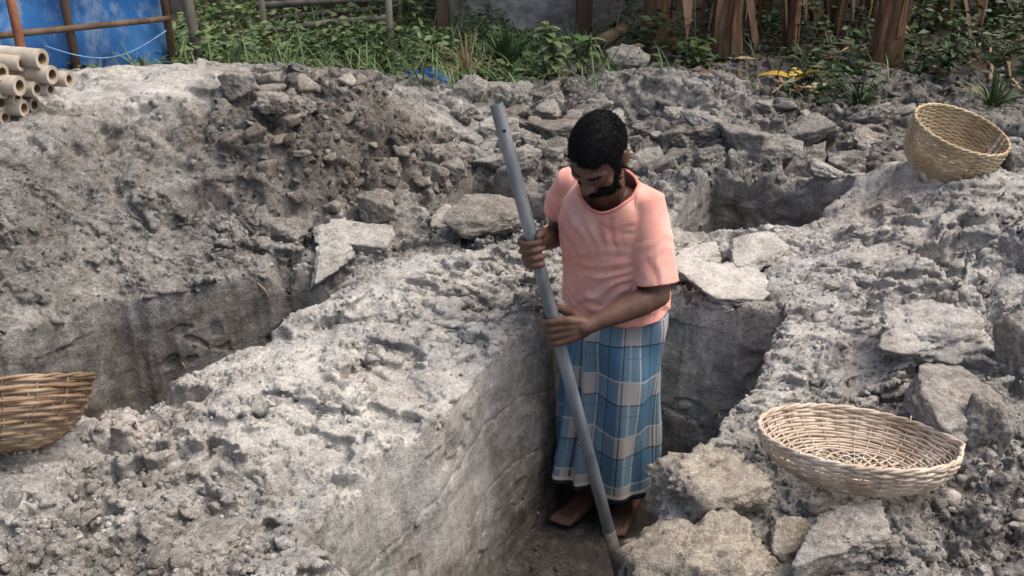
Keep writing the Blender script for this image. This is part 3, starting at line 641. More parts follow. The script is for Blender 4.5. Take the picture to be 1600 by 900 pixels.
def make_man():
    V3 = Vector
    floor = -.755
    SR, SL = V3((.182, 2.855, .482)), V3((.402, 2.695, .482))        # shoulder joints, his right and left
    ER, EL = V3((.145, 2.935, .265)), V3((.438, 2.60, .222))        # elbows
    H1, H2 = PY(836, 392, 2.60), PY(868, 513, 2.56)                  # grips on the pole
    ax = (H1 - H2).normalized(); RP = .0195
    Lv = (SL - SR); Lv.z = 0; Lv.normalize(); Fv = V3((Lv.y, -Lv.x, 0)); Fv = Fv if Fv.y < 0 else -Fv
    root = empty('person', (.33, 2.79, floor)); tag(root, 'bearded man in salmon t-shirt and blue checked wrap gripping a pole in the pit', 'person')
    inv = Matrix.Translation(-root.location)
    def part(name, me, m, parent=None, subp=False):
        if not subp: me.transform(inv)
        return link(name, me, m, parent or root)
    mb = MB()
    neck = V3((.279, 2.715, .535)); hc = V3((.243, 2.64, .650))
    # head frame: face looks down and to his right
    fwd = V3((-.38, -.66, -.66)).normalized(); rt = fwd.cross(V3((.10, 0, 1))).normalized(); up = rt.cross(fwd).normalized()
    HM = Matrix((rt, fwd, up)).transposed()                      # columns: x to image right side, y forward, z crown
    hp = lambda x, y, z: hc + HM @ V3((x, y, z))
    S = .98
    mb.ellipsoid(hp(0, -.012, .035), (.077 * S, .098 * S, .088 * S), HM, 24, 16)
    mb.ellipsoid(hp(0, .020, -.005), (.066, .070, .095), HM, 20, 14)
    mb.ellipsoid(hp(0, .040, -.065), (.047, .047, .045), HM)
    mb.ellipsoid(hp(0, .062, -.095), (.024, .022, .018), HM)
    mb.limb([hp(-.045, .066, .030), hp(-.02, .083, .030), hp(.02, .083, .030), hp(.045, .066, .030)], [.011, .013, .013, .011])
    mb.limb([hp(0, .082, .022), hp(0, .098, -.004), hp(0, .109, -.022)], [.009, .011, .014])
    for s in (-1, 1):
        mb.ellipsoid(hp(s * .013, .094, -.026), (.010, .011, .009), HM, 10, 8)
        mb.ellipsoid(hp(s * .031, .070, .010), (.016, .014, .012), HM, 12, 8)
        mb.ellipsoid(hp(s * .040, .056, -.022), (.024, .022, .024), HM, 12, 8)
        mb.ellipsoid(hp(s * .079, -.012, .000), (.009, .019, .032), HM @ Matrix.Rotation(s * .35, 3, 'Z'), 12, 8)
        mb.ellipsoid(hp(s * .078, -.002, -.022), (.008, .010, .012), HM, 10, 8)
    mb.limb([hp(-.022, .078, -.052), hp(0, .090, -.050), hp(.022, .078, -.052)], [.006, .009, .006])
    mb.limb([hp(-.018, .076, -.063), hp(0, .087, -.062), hp(.018, .076, -.063)], [.006, .009, .006])
    mb.limb([hp(0, -.03, -.03), (hp(0, -.03, -.03) + neck) / 2 + V3((0, .012, 0)), neck, neck + V3((.015, .05, -.08))], [.060, .055, .054, .050], 18)
    # torso, hidden by the shirt for the most part
    c0, c1, c2 = V3((.345, 2.79, -.02)), V3((.325, 2.785, .22)), V3((.300, 2.768, .42))
    for a, b in ((c0, c1), (c1, c2)):
        for t in (-.07, 0, .07): mb.limb([a + Lv * t, b + Lv * t], [.070, .066 if b is c2 else .075])
    mb.limb([SR - V3((0, 0, .01)), (SR + SL) / 2 - V3((0, 0, .02)), SL - V3((0, 0, .01))], [.036, .055, .036])
    # arms
    def arm(Sh, E, Wr, scale=1.0):
        mb.limb([Sh, Sh.lerp(E, .35), Sh.lerp(E, .7), E], [.038 * scale, .042 * scale, .040 * scale, .036 * scale], 18)
        mb.limb([E, E.lerp(Wr, .22), E.lerp(Wr, .55), E.lerp(Wr, .85), Wr], [.036 * scale, .041 * scale, .035 * scale, .026 * scale, .025 * scale], 18)
    nails = []
    def grip(c, wdir, sgn, E, scale=1.0):
        wd = (wdir - ax * wdir.dot(ax)).normalized(); sd_ = ax.cross(wd) * sgn
        at = lambda th, r, off: c + ax * off + (wd * math.cos(R(th)) + sd_ * math.sin(R(th))) * r
        Wr = at(28, RP + .075, -.004)
        arm(SR if sgn > 0 else SL, E, Wr, scale)
        for i, (off, ln) in enumerate(((.034, .95), (.0115, 1.05), (-.0115, 1.0), (-.033, .85))):
            kn = at(72, RP + .019, off * 1.02)
            mb.limb([Wr + ax * off * .45, at(45, RP + .042, off * .8), kn], [.016, .0155, .0125], 10)
            th = [72, 108, 148, 190, 228, 255]; pts = [at(72 + (t - 72) * ln, RP + (.019 if j == 0 else .0115 if j > 1 else .016), off - .001 * j) for j, t in enumerate(th)]
            mb.limb(pts, [.0122, .0112, .0104, .0098, .0090, .0076], 10)
        tp = [Wr + ax * .012, at(-5, RP + .040, .030), at(-42, RP + .022, .046), at(-85, RP + .013, .050), at(-122, RP + .012, .047)]
        mb.limb(tp, [.018, .017, .0135, .0118, .0095], 10)
        return Wr
    W1 = grip(H1, V3((.35, .95, -.1)), 1, ER, .93)
    W2 = grip(H2, V3((1, .12, .2)), -1, EL)
    # legs and bare feet
    def leg(hip, kn, an, toe):
        mb.limb([hip, hip.lerp(kn, .5), kn], [.075, .065, .052], 16)
        mb.limb([kn, kn.lerp(an, .3), kn.lerp(an, .7), an], [.050, .052, .038, .033], 16)
        d = (toe - an); d.z = 0; d.normalize(); sdv = V3((-d.y, d.x, 0)); heel = V3((an.x, an.y, floor + .028)) - d * .035
        mb.limb([an, V3((an.x, an.y, floor + .05)), heel + V3((0, 0, .002))], [.034, .035, .029])
        ball = V3((an.x, an.y, 0)) + d * .125
        for t in (-.022, 0, .022):
            mb.limb([V3((an.x, an.y, floor + .050)) + sdv * t * .5, V3((an.x, an.y, floor + .040)) + d * .06 + sdv * t * .8, V3((ball.x, ball.y, floor + .021)) + sdv * t], [.028, .026, .019], 12)
        for i, t in enumerate((-.033, -.016, 0, .015, .029)):
            s0 = V3((ball.x, ball.y, floor + .018)) + sdv * t; L_ = (.062, .060, .055, .048, .040)[i]
            mb.limb([s0 - d * .02, s0 + d * L_ * .6 + V3((0, 0, .002)), s0 + d * L_ - V3((0, 0, .004))], [.013, .0115 if i else .014, .0095 if i else .013], 10)
    leg(c0 - Lv * .08, V3((.285, 2.765, -.38)), V3((.300, 2.825, floor + .09)), V3((.19, 2.72, floor)))
    leg(c0 + Lv * .08, V3((.415, 2.75, -.38)), V3((.435, 2.80, floor + .09)), V3((.37, 2.67, floor)))
    body = remesh(mb.mesh(), .0036, 4)
    co = get_co(body); no = get_no(body); qd = get_quads(body)
    loc = (co - np.array(hc)) @ np.array(HM)                      # head coordinates
    near = np.linalg.norm(co - np.array(hc), axis=1) < .19
    x, y, z = loc[:, 0], loc[:, 1], loc[:, 2]
    # hair: over the crown, down to a short neckline, with sideburns
    line = np.where(y > .045, .062 - .006 * np.abs(x) / .06, np.where(y > .005, .030, np.where(y > -.03, .012, -.045)))
    ear = (np.abs(x) > .074) & (z < .035) & (y > -.04) & (y < .02)
    hm = near & (z > line + .010 * n3(co, 45, 3) + .006 * n3(co, 110, 4)) & ~ear
    side = near & (np.abs(x) > .050) & (y > .008) & (y < .040) & (z > -.05) & (z <= line + .02) & (np.abs(x) < .078)
    hm = hm | side
    bm_ = near & (z < -.040) & (y > .015) & (z > -.125) & ~((np.abs(x) < .020) & (z > -.069) & (z < -.044) & (y > .06))
    must = near & (z < -.034) & (z > -.046) & (np.abs(x) < .03) & (y > .07)
    jaw = near & (z < -.022) & (np.abs(x) > .048) & (y > -.005) & (y < .05) & (z > -.1)
    bm_ = (bm_ | must | jaw) & (n3(co, 75, 8) > -.32)
    brow = near & (z > .026) & (z < .038) & (np.abs(x) > .012) & (np.abs(x) < .046) & (y > .055)
    def shell(mask, off, nz, name):
        mk = mask[qd].all(1); c2_ = co + no * (off + nz * np.abs(n3(co, 90, 5)) + nz * .7 * n3(co, 40, 6))[:, None]
        me, used = quad_mesh(name, np.vstack([c2_]), qd[mk]); return me
    hair = shell(hm, .0018, .002, 'hair'); beard = shell(bm_, .0018, .003, 'beard'); brows = shell(brow, .0014, .0015, 'eyebrows')
    b = part('body', body, M_SKIN)
    for nm, me in (('hair', hair), ('beard', beard), ('eyebrows', brows)):
        o = part(nm, me, M_HAIR); sm = o.modifiers.new('thick', 'SOLIDIFY'); sm.thickness = .006; sm.offset = -1
    # short strands give the crop and the beard a broken edge
    def strands(mask, n, L_, name):
        ids = np.where(mask)[0]; rg = np.random.default_rng(9); ids = rg.choice(ids, n); base = co[ids] + no[ids] * .005
        d = no[ids] + rg.normal(size=(n, 3)) * .45 + np.array([0, 0, -.35]); d /= np.linalg.norm(d, axis=1)[:, None]
        sdv = np.cross(d, rg.normal(size=(n, 3))); sdv /= np.linalg.norm(sdv, axis=1)[:, None]
        ln = L_ * rg.uniform(.5, 1.1, n)[:, None]
        V = np.stack([base - sdv * .0009 - no[ids] * .003, base + sdv * .0009 - no[ids] * .003, base + d * ln], 1).reshape(-1, 3)
        me = bpy.data.meshes.new(name); me.from_pydata(V.tolist(), [], np.arange(n * 3).reshape(-1, 3).tolist()); return me
    part('hair_strands', strands(hm, 11000, .0055, 'hs'), M_HAIR); part('beard_strands', strands(bm_, 4000, .007, 'bs'), M_HAIR)
    # ------------- t-shirt
    sh = MB()
    rings = [(-.07, V3((.350, 2.795, 0)), .182, .142), (.02, V3((.347, 2.795, 0)), .180, .142), (.10, V3((.338, 2.793, 0)), .173, .138), (.20, V3((.326, 2.786, 0)), .163, .124), (.30, V3((.316, 2.782, 0)), .168, .120), (.38, V3((.307, 2.775, 0)), .166, .114), (.45, V3((.300, 2.768, 0)), .152, .102), (.50, V3((.294, 2.755, 0)), .120, .088), (.535, V3((.289, 2.742, 0)), .090, .075), (.560, V3((.283, 2.728, 0)), .075, .066), (.60, V3((.275, 2.715, 0)), .05, .05)]
    Vs = []; N = 40
    for zc, c, hw, hd in rings:
        for i in range(N):
            a = 2 * math.pi * i / N; ca, sa = math.cos(a), math.sin(a); e = 2.5
            rr = 1 / (abs(ca) ** e + abs(sa) ** e) ** (1 / e)
            q = c + Lv * (hw * ca * rr) + Fv * (hd * sa * rr); Vs.append((q.x, q.y, zc + (.02 * abs(ca) ** 2 * -1 if zc > .45 else 0)))
    F = [(i * N + j, i * N + (j + 1) % N, (i + 1) * N + (j + 1) % N, (i + 1) * N + j) for i in range(len(rings) - 1) for j in range(N)] + [tuple(reversed(range(N))), tuple((len(rings) - 1) * N + j for j in range(N))]
    sh.add(Vs, F)
    eR, eL = SR.lerp(ER, .52), SL.lerp(EL, .86)
    sh.limb([SR.lerp(SL, .22) + V3((0, 0, .0)), SR, SR.lerp(ER, .25), SR.lerp(ER, .85)], [.052, .053, .057, .062], 20)
    sh.limb([SL.lerp(SR, .22) + V3((0, 0, .0)), SL, SL.lerp(EL, .4), SL.lerp(EL, 1.15)], [.052, .054, .058, .066], 20)
    sh.ellipsoid(((SL + V3((.34, 2.69, .40))) / 2), (.05, .045, .09))
    shirt = remesh(sh.mesh(), .0045, 12)
    co = get_co(shirt); no = get_no(shirt)
    cx = np.array([.318, 2.783]); ang = np.arctan2((co[:, 1] - cx[1]), (co[:, 0] - cx[0])); zz = co[:, 2]
    dL = np.linalg.norm(np.cross(co - np.array(SL), np.array((EL - SL).normalized())), axis=1); arm_l = (dL < .085) & (co[:, 0] > .36)
    u_ = (co - np.array([.3, 2.78, 0])) @ np.array(Lv); 
    warp = .045 * n3(co, 5, 1) + .02 * n3(co, 11, 2)
    # gathers round the waist, sagging diagonals below the arm, soft vertical folds on the chest
    s1 = np.sin((zz + warp + .10 * u_ + .05 * np.sin(ang * 2)) * 2 * np.pi / .036); w1 = np.exp(-((zz - .10) / .10) ** 2)
    s2 = np.sin((zz - .75 * u_ + warp * 1.4) * 2 * np.pi / .042); w2 = np.exp(-((zz - .22) / .10) ** 2) * np.exp(-((u_ - .06) / .12) ** 2)
    s3 = np.sin((u_ + .25 * zz + warp * 1.3) * 2 * np.pi / .050); w3 = np.exp(-((zz - .36) / .09) ** 2)
    rid = lambda s: np.sign(s) * np.abs(s) ** 1.5
    dsp = .0042 * rid(s1) * w1 * (.25 + .9 * sstep(-.2, .3, n3(co, 5, 2))) + .0065 * rid(s2) * w2 + .0052 * rid(s3) * w3 * sstep(-.2, .3, n3(co, 4, 3)) + .004 * n3(co, 12, 4)
    ta = (co - np.array(SL)) @ np.array((EL - SL).normalized())
    dsp = dsp - .0024 * np.exp(-(n3(co * np.array([1, 1, 1.6]), 7.5, 12) / .05) ** 2) * sstep(-.1, .2, n3(co, 4, 13))
    dsp = np.where(arm_l, .0022 * rid(np.sin((ta * .8 + .9 * (co[:, 0] - .42) + warp * 2.2) * 2 * np.pi / .045)) * sstep(.05, .16, ta) * sstep(-.2, .3, n3(co, 7, 9)) + .004 * n3(co, 9, 4), dsp)
    co = co + no * dsp[:, None]; set_co(shirt, co); qd = get_quads(shirt); fc = co[qd].mean(1)
    nk = np.array(neck); nrm = np.array((Fv * .72 + V3((0, 0, .70))).normalized())
    d_n = (fc - (nk + np.array((0, 0, .002)) + np.array(Fv) * .02)) @ nrm
    axis = np.linalg.norm(((fc - nk) - np.outer((fc - nk) @ nrm, nrm)) , axis=1)
    cut = (axis < .088) & (d_n > -.055) & (fc[:, 2] > .43)
    cut |= ((fc - np.array(eR)) @ np.array((ER - SR).normalized()) > 0) & (np.linalg.norm(fc - np.array(eR), axis=1) < .12) & (np.linalg.norm(np.cross(fc - np.array(SR), np.array((ER - SR).normalized())), axis=1) < .085)
    cut |= ((fc - np.array(eL)) @ np.array((EL - SL).normalized()) > 0) & (np.linalg.norm(np.cross(fc - np.array(SL), np.array((EL - SL).normalized())), axis=1) < .088)
    tor = (((fc - np.array([.338, 2.793, 0])) @ np.array(Lv)) / .186) ** 2 + (((fc - np.array([.338, 2.793, 0])) @ np.array(Fv)) / .150) ** 2
    cut &= ~((tor < 1.06) & (fc[:, 2] < .24) & (fc[:, 0] > .34))
    hemz = .105 + .020 * np.sin(ang[qd].mean(1) * 1.0 + .6) + .008 * n3(fc, 9, 7)
    cut |= fc[:, 2] < hemz
    me, _ = quad_mesh('t_shirt', co, qd[~cut]); o = part('t_shirt', me, M_SHIRT); sm = o.modifiers.new('thick', 'SOLIDIFY'); sm.thickness = .0035; sm.offset = 0
    # collar band along the neck opening
    bmx = bmesh.new(); bmx.from_mesh(me); be = [e for e in bmx.edges if e.is_boundary]
    loops = []; seen = set()
    for e in be:
        if e.index in seen: continue
        lp = [e.verts[0], e.verts[1]]; seen.add(e.index); go = True
        while go:
            go = False
            for e2 in lp[-1].link_edges:
                if e2.is_boundary and e2.index not in seen:
                    seen.add(e2.index); lp.append(e2.other_vert(lp[-1])); go = True; break
        loops.append([v.co.copy() for v in lp])
    bmx.free()
    for lp in loops:
        if len(lp) < 30: continue
        pts = lp[:]
        for it in range(14): pts = [(pts[i - 1] + pts[i] * 2 + pts[(i + 1) % len(pts)]) / 4 for i in range(len(pts))]
        pts = pts[::3]; pts.append(pts[0]); mbb = MB(); up_ = sum(((p) for p in pts), V3()) / len(pts)
        iscol = up_.z + floor > .40
        mbb.tube(pts, .0055 if iscol else .0034, 6, False)
        mbb.build('collar' if iscol else 'hem', M_SEAM, o)
    # ------------- checked wrap
    nu, nv = 150, 64; V = []; uv = []
    for j in range(nv + 1):
        t = j / nv; 
        for i in range(nu + 1):
            a = 2 * math.pi * i / nu; ca, sa = math.cos(a), math.sin(a)
            hem = -.585 + .03 * math.exp(-((a - 2.4) / .5) ** 2) - .012 * math.sin(a * 2)
            zc = .16 + (hem - .16) * t
            c = V3((.346 - .010 * t, 2.795 - .010 * t, 0)); hw = .158 + .012 * t - .016 * math.exp(-t / .12); hd = .122 + .018 * t - .014 * math.exp(-t / .12)
            e = 2.3; rr = 1 / (abs(ca) ** e + abs(sa) ** e) ** (1 / e)
            fold = .030 * t ** .6 * math.exp(-((a - 2.15) / .55) ** 2) * math.sin(a * 19 + .6 * t) + .016 * t * math.sin(a * 6 + 1.2 + 1.1 * math.sin(2.5 * t)) + .006 * math.sin(a * 11 + 5 * t) * t
            fold += .008 * math.sin((t * 5 + a * 1.2) * 2.6) * math.exp(-((t - .18) / .16) ** 2) + .009 * math.sin(t * 9 - a * 4) * (1 - t * .4)
            step = .034 if 1.55 < a < 2.75 else 0
            tuck = .010 * math.exp(-((a - 1.75) / .22) ** 2) * math.exp(-(t / .14) ** 2)
            q = c + Lv * ((hw) * ca * rr) + Fv * (hd * sa * rr) + (Lv * ca + Fv * sa) * (fold + step * .5 * t + tuck)
            V.append((q.x, q.y, zc + .006 * math.sin(a * 9) * t)); uv.append((i / nu, t))
    F = [(j * (nu + 1) + i, (j + 1) * (nu + 1) + i, (j + 1) * (nu + 1) + i + 1, j * (nu + 1) + i + 1) for j in range(nv) for i in range(nu)]
    me = bpy.data.meshes.new('wrap'); me.from_pydata(V, [], F); ul = me.uv_layers.new(name='UVMap')
    for lp in me.loops: ul.data[lp.index].uv = uv[lp.vertex_index]
    me.update(); o = part('checked_wrap', me, M_PLAID); sm = o.modifiers.new('thick', 'SOLIDIFY'); sm.thickness = .003; sm.offset = 1
    # ------------- the pole he drives down
    d = -ax; tz = (H2.z - (floor + .012)) / -d.z
    bot = H2 + d * tz; tp_ = H1 + ax * ((PY(775, 163, 2.665).z - H1.z) / ax.z)
    pr = empty('digging_pole', bot); tag(pr, 'long blue grey metal pole gripped in both hands by the man in the pit', 'pole')
    L_ = (tp_ - bot).length; mbp = MB(); pts = [ax * (L_ * i / 24) for i in range(25)]
    mbp.tube(pts, [RP * (1 + .004 * math.sin(i * 1.7)) for i in range(25)], 24, False)
    inn = RP - .003; mbp.tube([ax * L_, ax * (L_ - .25)], inn, 24, False)
    u = ax.orthogonal().normalized(); b_ = ax.cross(u); Vr = []
    for q in (RP, inn): Vr += [ax * L_ + u * q * math.cos(2 * math.pi * i / 24) + b_ * q * math.sin(2 * math.pi * i / 24) for i in range(24)]
    mbp.add(Vr, [(i, (i + 1) % 24, 24 + (i + 1) % 24, 24 + i) for i in range(24)])
    mbp.build('shaft', M_POLE, pr)
    hl = MB(); f_ = V3((0, -1, 0)); f_ = (f_ - ax * f_.dot(ax) + V3((.25, 0, 0))).normalized(); cpt = ax * (L_ - .075) + f_ * (RP + .0006)
    hl.tube([cpt - f_ * .004, cpt], .0052, 12); hl.build('bolt_hole', M_DARK, pr)
    mu = MB(); mu.tube([ax * .0, ax * .12, ax * .2], [RP + .002, RP + .0016, RP + .0003], 20, True); mu.build('muddy_tip', M_MUD, pr)
make_man()
# ---------------------------------------------------------------- the overgrown edge of the plot
k = NB('blue_sheet', .38, .5); v = k.mapping((1.0, 1.0, .35)); n = k.noise(3.5, 6, .65, v); n2_ = k.noise(9, 6, .7, k.mapping((1, 1, .6)))
cc = k.ramp(n, [(.3, (.012, .085, .30)), (.52, (.025, .16, .46)), (.72, (.09, .28, .56))]); cc = k.mix(k.ramp(n2_, [(.46, (0, 0, 0)), (.75, (.75, .75, .75))]), cc, (.42, .52, .62)); k.color(cc); k.bump(n, .02, .7); M_TARP = k.m
M_WOOD = simple('old_wood', (.075, .05, .034), (.17, .12, .085), 12, .85, .2, (1, 1, .15))
M_RUST = simple('reddish_post', (.16, .065, .035), (.30, .14, .085), 14, .8, .2, (1, 1, .2))
M_GREYWOOD = simple('weathered_wood', (.085, .078, .068), (.20, .185, .165), 14, .9, .2, (1, .3, .3))
k = NB('mossy_plaster', .95, .15); n = k.noise(4.5, 7, .7); m2 = k.noise(1.7, 5, .6); cc = k.ramp(n, [(.32, (.12, .118, .115)), (.5, (.28, .275, .27)), (.68, (.48, .47, .45))]); cc = k.mix(k.ramp(m2, [(.45, (0, 0, 0)), (.65, (.7, .7, .7))]), cc, (.075, .085, .045)); k.color(cc); k.bump(n, .03, .9); M_WALL = k.m
def leafmat(name, stops, rough=.5):
    k = NB(name, rough, .4); t = k.attr('tone'); n = k.noise(6, 3, .6); f = k.math('MULTIPLY_ADD', k.math('SUBTRACT', n, .5), .5, t, clamp=True); k.color(k.ramp(f, stops))
    k.b.inputs['Subsurface Weight'].default_value = 0; return k.m
M_LEAF = leafmat('weed_leaves', [(0, (.018, .042, .014)), (.45, (.045, .095, .030)), (.8, (.095, .16, .055)), (1, (.16, .20, .085))])
M_LEAFD = leafmat('dark_leaves', [(0, (.012, .028, .011)), (.5, (.030, .062, .022)), (.85, (.07, .11, .04)), (1, (.16, .13, .06))])
M_DRY = leafmat('dry_leaves', [(0, (.055, .030, .016)), (.5, (.16, .095, .055)), (.8, (.28, .19, .12)), (1, (.40, .31, .22))], .8)
M_STRAW = leafmat('straw', [(0, (.14, .09, .05)), (.6, (.33, .24, .14)), (1, (.45, .36, .24))], .8)
M_BANLEAF = leafmat('banana_leaf', [(0, (.025, .06, .015)), (.6, (.06, .13, .03)), (1, (.12, .18, .05))], .45)

def strip_leaf(mb, tones, base, d, L, wd, droop=.6, seg=6, tone=.5, twist=0.0):
    d = Vector(d).normalized(); p = Vector(base); side = d.cross(Vector((0, 0, 1)))
    side = side.normalized() if side.length > .05 else Vector((1, 0, 0))
    side = (Matrix.Rotation(twist, 3, d) @ side); V = []
    for i in range(seg + 1):
        t = i / seg; ww = wd * (math.sin(math.pi * min(1, .12 + t * .88)) ** .7) * .5
        if i == seg: ww = wd * .03
        nrm = side.cross(d); V += [p - side * ww + nrm * ww * .25, p.copy(), p + side * ww + nrm * ww * .25]
        d = (d + Vector((0, 0, -droop / seg))).normalized(); p = p + d * (L / seg)
    F = []
    for i in range(seg): a = i * 3; F += [(a, a + 1, a + 4, a + 3), (a + 1, a + 2, a + 5, a + 4)]
    mb.add(V, F); tones += [min(1, max(0, tone + random.uniform(-.04, .04)))] * len(V)
def leafobj(name, mb, tones, m, parent=None):
    me = mb.mesh(name); fattr(me, 'tone', tones); return link(name, me, m, parent)
def leaf_cloud(pts, size, tone, name, m, seed, up=.3):   # many small folded leaves in one mesh
    rg = np.random.default_rng(seed); pts = np.asarray(pts); N = len(pts)
    d = rg.normal(size=(N, 3)); d[:, 2] = np.abs(d[:, 2]) * up; d /= np.linalg.norm(d, axis=1)[:, None]
    s = np.cross(d, rg.normal(size=(N, 3)) * .5 + np.array([0, 0, 1])); s /= np.linalg.norm(s, axis=1)[:, None]
    L = (size * rg.uniform(.5, 1.4, N))[:, None]; n = np.cross(s, d)
    V = np.stack([pts, pts + d * L * .5 + s * L * .24 + n * L * .05, pts + d * L - n * L * .12, pts + d * L * .5 - s * L * .24 + n * L * .05], 1).reshape(-1, 3)
    i = np.arange(N)[:, None] * 4; F = np.concatenate([i + np.array([[0, 1, 2]]), i + np.array([[0, 2, 3]])], 0)
    me = bpy.data.meshes.new(name); me.vertices.add(N * 4); me.vertices.foreach_set('co', V.astype(np.float32).ravel()); me.loops.add(F.size); me.loops.foreach_set('vertex_index', F.astype(np.int32).ravel())
    me.polygons.add(len(F)); me.polygons.foreach_set('loop_start', np.arange(0, F.size, 3, dtype=np.int32)); me.update(calc_edges=True)
    fattr(me, 'tone', np.repeat(np.clip(tone + rg.normal(size=N) * .2, 0, 1), 4)); me.materials.append(m); return me

# blue sheet fence behind the bamboo
A, B = Vector((-3.25, 4.42, 0)), Vector((-1.86, 5.36, 0)); dv = (B - A).normalized(); nv_ = Vector((dv.y, -dv.x, 0)); LEN = (B - A).length
root = empty('sheet_fence', (A + B) / 2); tag(root, 'blue plastic sheet fence with bamboo rails and a leaning reddish post', 'fence'); off = -(A + B) / 2
mb = MB(); nu, nv = 70, 34; V = []
for j in range(nv + 1):
    for i in range(nu + 1):
        s, z = LEN * i / nu, .0 + 1.65 * j / nv
        wv = .018 * math.sin(s * 9 + 1.5 * math.sin(z * 3)) + .012 * math.sin(z * 14 + s * 3) + .02 * mnoise.noise(Vector((s * 3, z * 4, 1))) + .010 * mnoise.noise(Vector((s * 11, z * 13, 4)))
        V.append(A + off + dv * s + nv_ * wv + Vector((0, 0, z)))
mb.add(V, [(j * (nu + 1) + i, j * (nu + 1) + i + 1, (j + 1) * (nu + 1) + i + 1, (j + 1) * (nu + 1) + i) for j in range(nv) for i in range(nu)])
o = mb.build('plastic_sheet', M_TARP, root); sm = o.modifiers.new('t', 'SOLIDIFY'); sm.thickness = .002
for s in (.02, LEN * .70, LEN - .01):
    mb = MB(); b = A + off + dv * s - nv_ * -.035; mb.tube([b + Vector((0, 0, -.1)), b + Vector((.01, 0, .8)), b + Vector((0, .01, 1.7))], .022, 9); mb.build('post', M_WOOD, root)
for z0, z1 in ((.47, .455), (1.2, 1.22)):
    mb = MB(); mb.tube([A + off + nv_ * .062 + Vector((0, 0, z0)), A + off + dv * (LEN * .5) + nv_ * .066 + Vector((0, 0, (z0 + z1) / 2 + .01)), B + off + nv_ * .062 + Vector((0, 0, z1))], [.018, .017, .015], 8); mb.build('rail', M_WOOD, root)
mb = MB(); pts = []
for i in range(15): t = i / 14; pts.append(A + off + dv * (LEN * (.62 + .36 * t)) + nv_ * .09 + Vector((0, 0, .40 - .10 * math.sin(math.pi * t))))
mb.tube(pts, .004, 5); mb.build('rope', simple('pale_rope', (.10, .25, .48), (.22, .40, .6), 50), root)
p0 = PY(36, 88, 4.6); p1 = PY(8, -40, 4.75)
mb = MB(); mb.tube([p0 + Vector((.01, 0, -.6)), p0, p1, p1 + (p1 - p0) * 1.6], [.024, .023, .021, .018], 9); mb.v = [tuple(Vector(v) - root.location) for v in mb.v]; mb.build('leaning_post', M_RUST, root)

# rough bamboo rails and stakes left of the wall
root = empty('rail_fence', PY(560, 80, 6.4)); tag(root, 'rough fence of grey horizontal rails tied to thin bamboo stakes', 'fence'); off = -root.location
for (a, b, Y) in (((405, 52), (612, 26), 6.35), ((400, 10), (622, -2), 6.45), ((430, 30), (600, 14), 7.0)):
    mb = MB(); q0, q1 = PY(*a, Y), PY(*b, Y + .15); mb.tube([q0 + off, (q0 + q1) / 2 + off + Vector((0, 0, .012)), q1 + off], [.024, .022, .019], 8); mb.build('rail', M_GREYWOOD, root)
for px, py, Y, r in ((612, 104, 6.05, .021), (418, 90, 6.3, .02), (626, 40, 7.0, .017)):
    g = PY(px, py, Y); mb = MB(); pts = [Vector((g.x, Y, -.05)), Vector((g.x + .005, Y, .5)), Vector((g.x - .005, Y + .02, 1.3))]; mb.tube([p + off for p in pts], [r, r * .95, r * .8], 9); mb.build('stake', M_BAM, root)
g = PY(306, 92, 5.6); mb = MB(); mb.tube([Vector((g.x, 5.6, -.05)), Vector((g.x + .01, 5.6, .35)), Vector((g.x - .03, 5.62, .95))], [.034, .03, .026], 10); tag(mb.build('wooden_stake', M_GREYWOOD), 'short grey wooden stake standing in the weeds beside the blue sheet', 'stake')

# mossy wall and a dark plank shed beside it
root = empty('plastered_wall', (.55, 7.0, 0)); tag(root, 'old grey plastered wall stained with moss behind the weeds', 'wall'); mb = MB()
nu, nv = 60, 40; V = []
for j in range(nv + 1):
    for i in range(nu + 1):
        x_, z = -.98 + 2.1 * i / nu, -.05 + 1.6 * j / nv; V.append((x_, -.10 + .02 * mnoise.noise(Vector((x_ * 5, z * 5, 0))) + .008 * mnoise.noise(Vector((x_ * 17, z * 17, 3))), z))
mb.add(V, [(j * (nu + 1) + i, j * (nu + 1) + i + 1, (j + 1) * (nu + 1) + i + 1, (j + 1) * (nu + 1) + i) for j in range(nv) for i in range(nu)]); mb.box((.07, .05, .75), (1.05, .12, .8)); mb.build('plaster', M_WALL, root, False)
mb = MB(); mb.box((.07, .04, 1.585), (1.09, .19, .04)); mb.build('coping', M_WALL, root, False)
for px, Y, r, nm in ((692, 6.8, .04, 'dark square post at the end of the mossy wall by the plank shed'), (912, 6.75, .05, 'dark square post standing against the middle of the mossy wall')):
    g = PY(px, 40, Y); mb = MB(); mb.box((g.x, Y, .8), (r, r, .85), Matrix.Rotation(.1, 3, 'Z')); mb.box((g.x, Y, 1.68), (r * 1.15, r * 1.15, .03), Matrix.Rotation(.1, 3, 'Z')); tag(mb.build('wooden_post', M_WOOD, None, False), nm, 'post')
root = empty('plank_shed', (-1.6, 7.7, 0)); tag(root, 'low shed of dark weathered planks in the shade behind the rail fence', 'shed')
for i in range(24):
    mb = MB(); hh = 1.5 + random.uniform(-.04, .04); mb.box((-1.45 + i * .122, random.uniform(-.008, .008), hh / 2 - .05), (.057, .012, hh / 2)); mb.build('plank', M_GREYWOOD if i % 3 else M_WOOD, root, False)
mb = MB(); mb.box((0, .7, 1.55), (1.65, .95, .03), Matrix.Rotation(.12, 3, 'X')); mb.build('roof', M_WOOD, root, False)
mb = MB(); mb.box((0, .05, .7), (1.5, .03, .03)); mb.build('rail', M_WOOD, root, False)

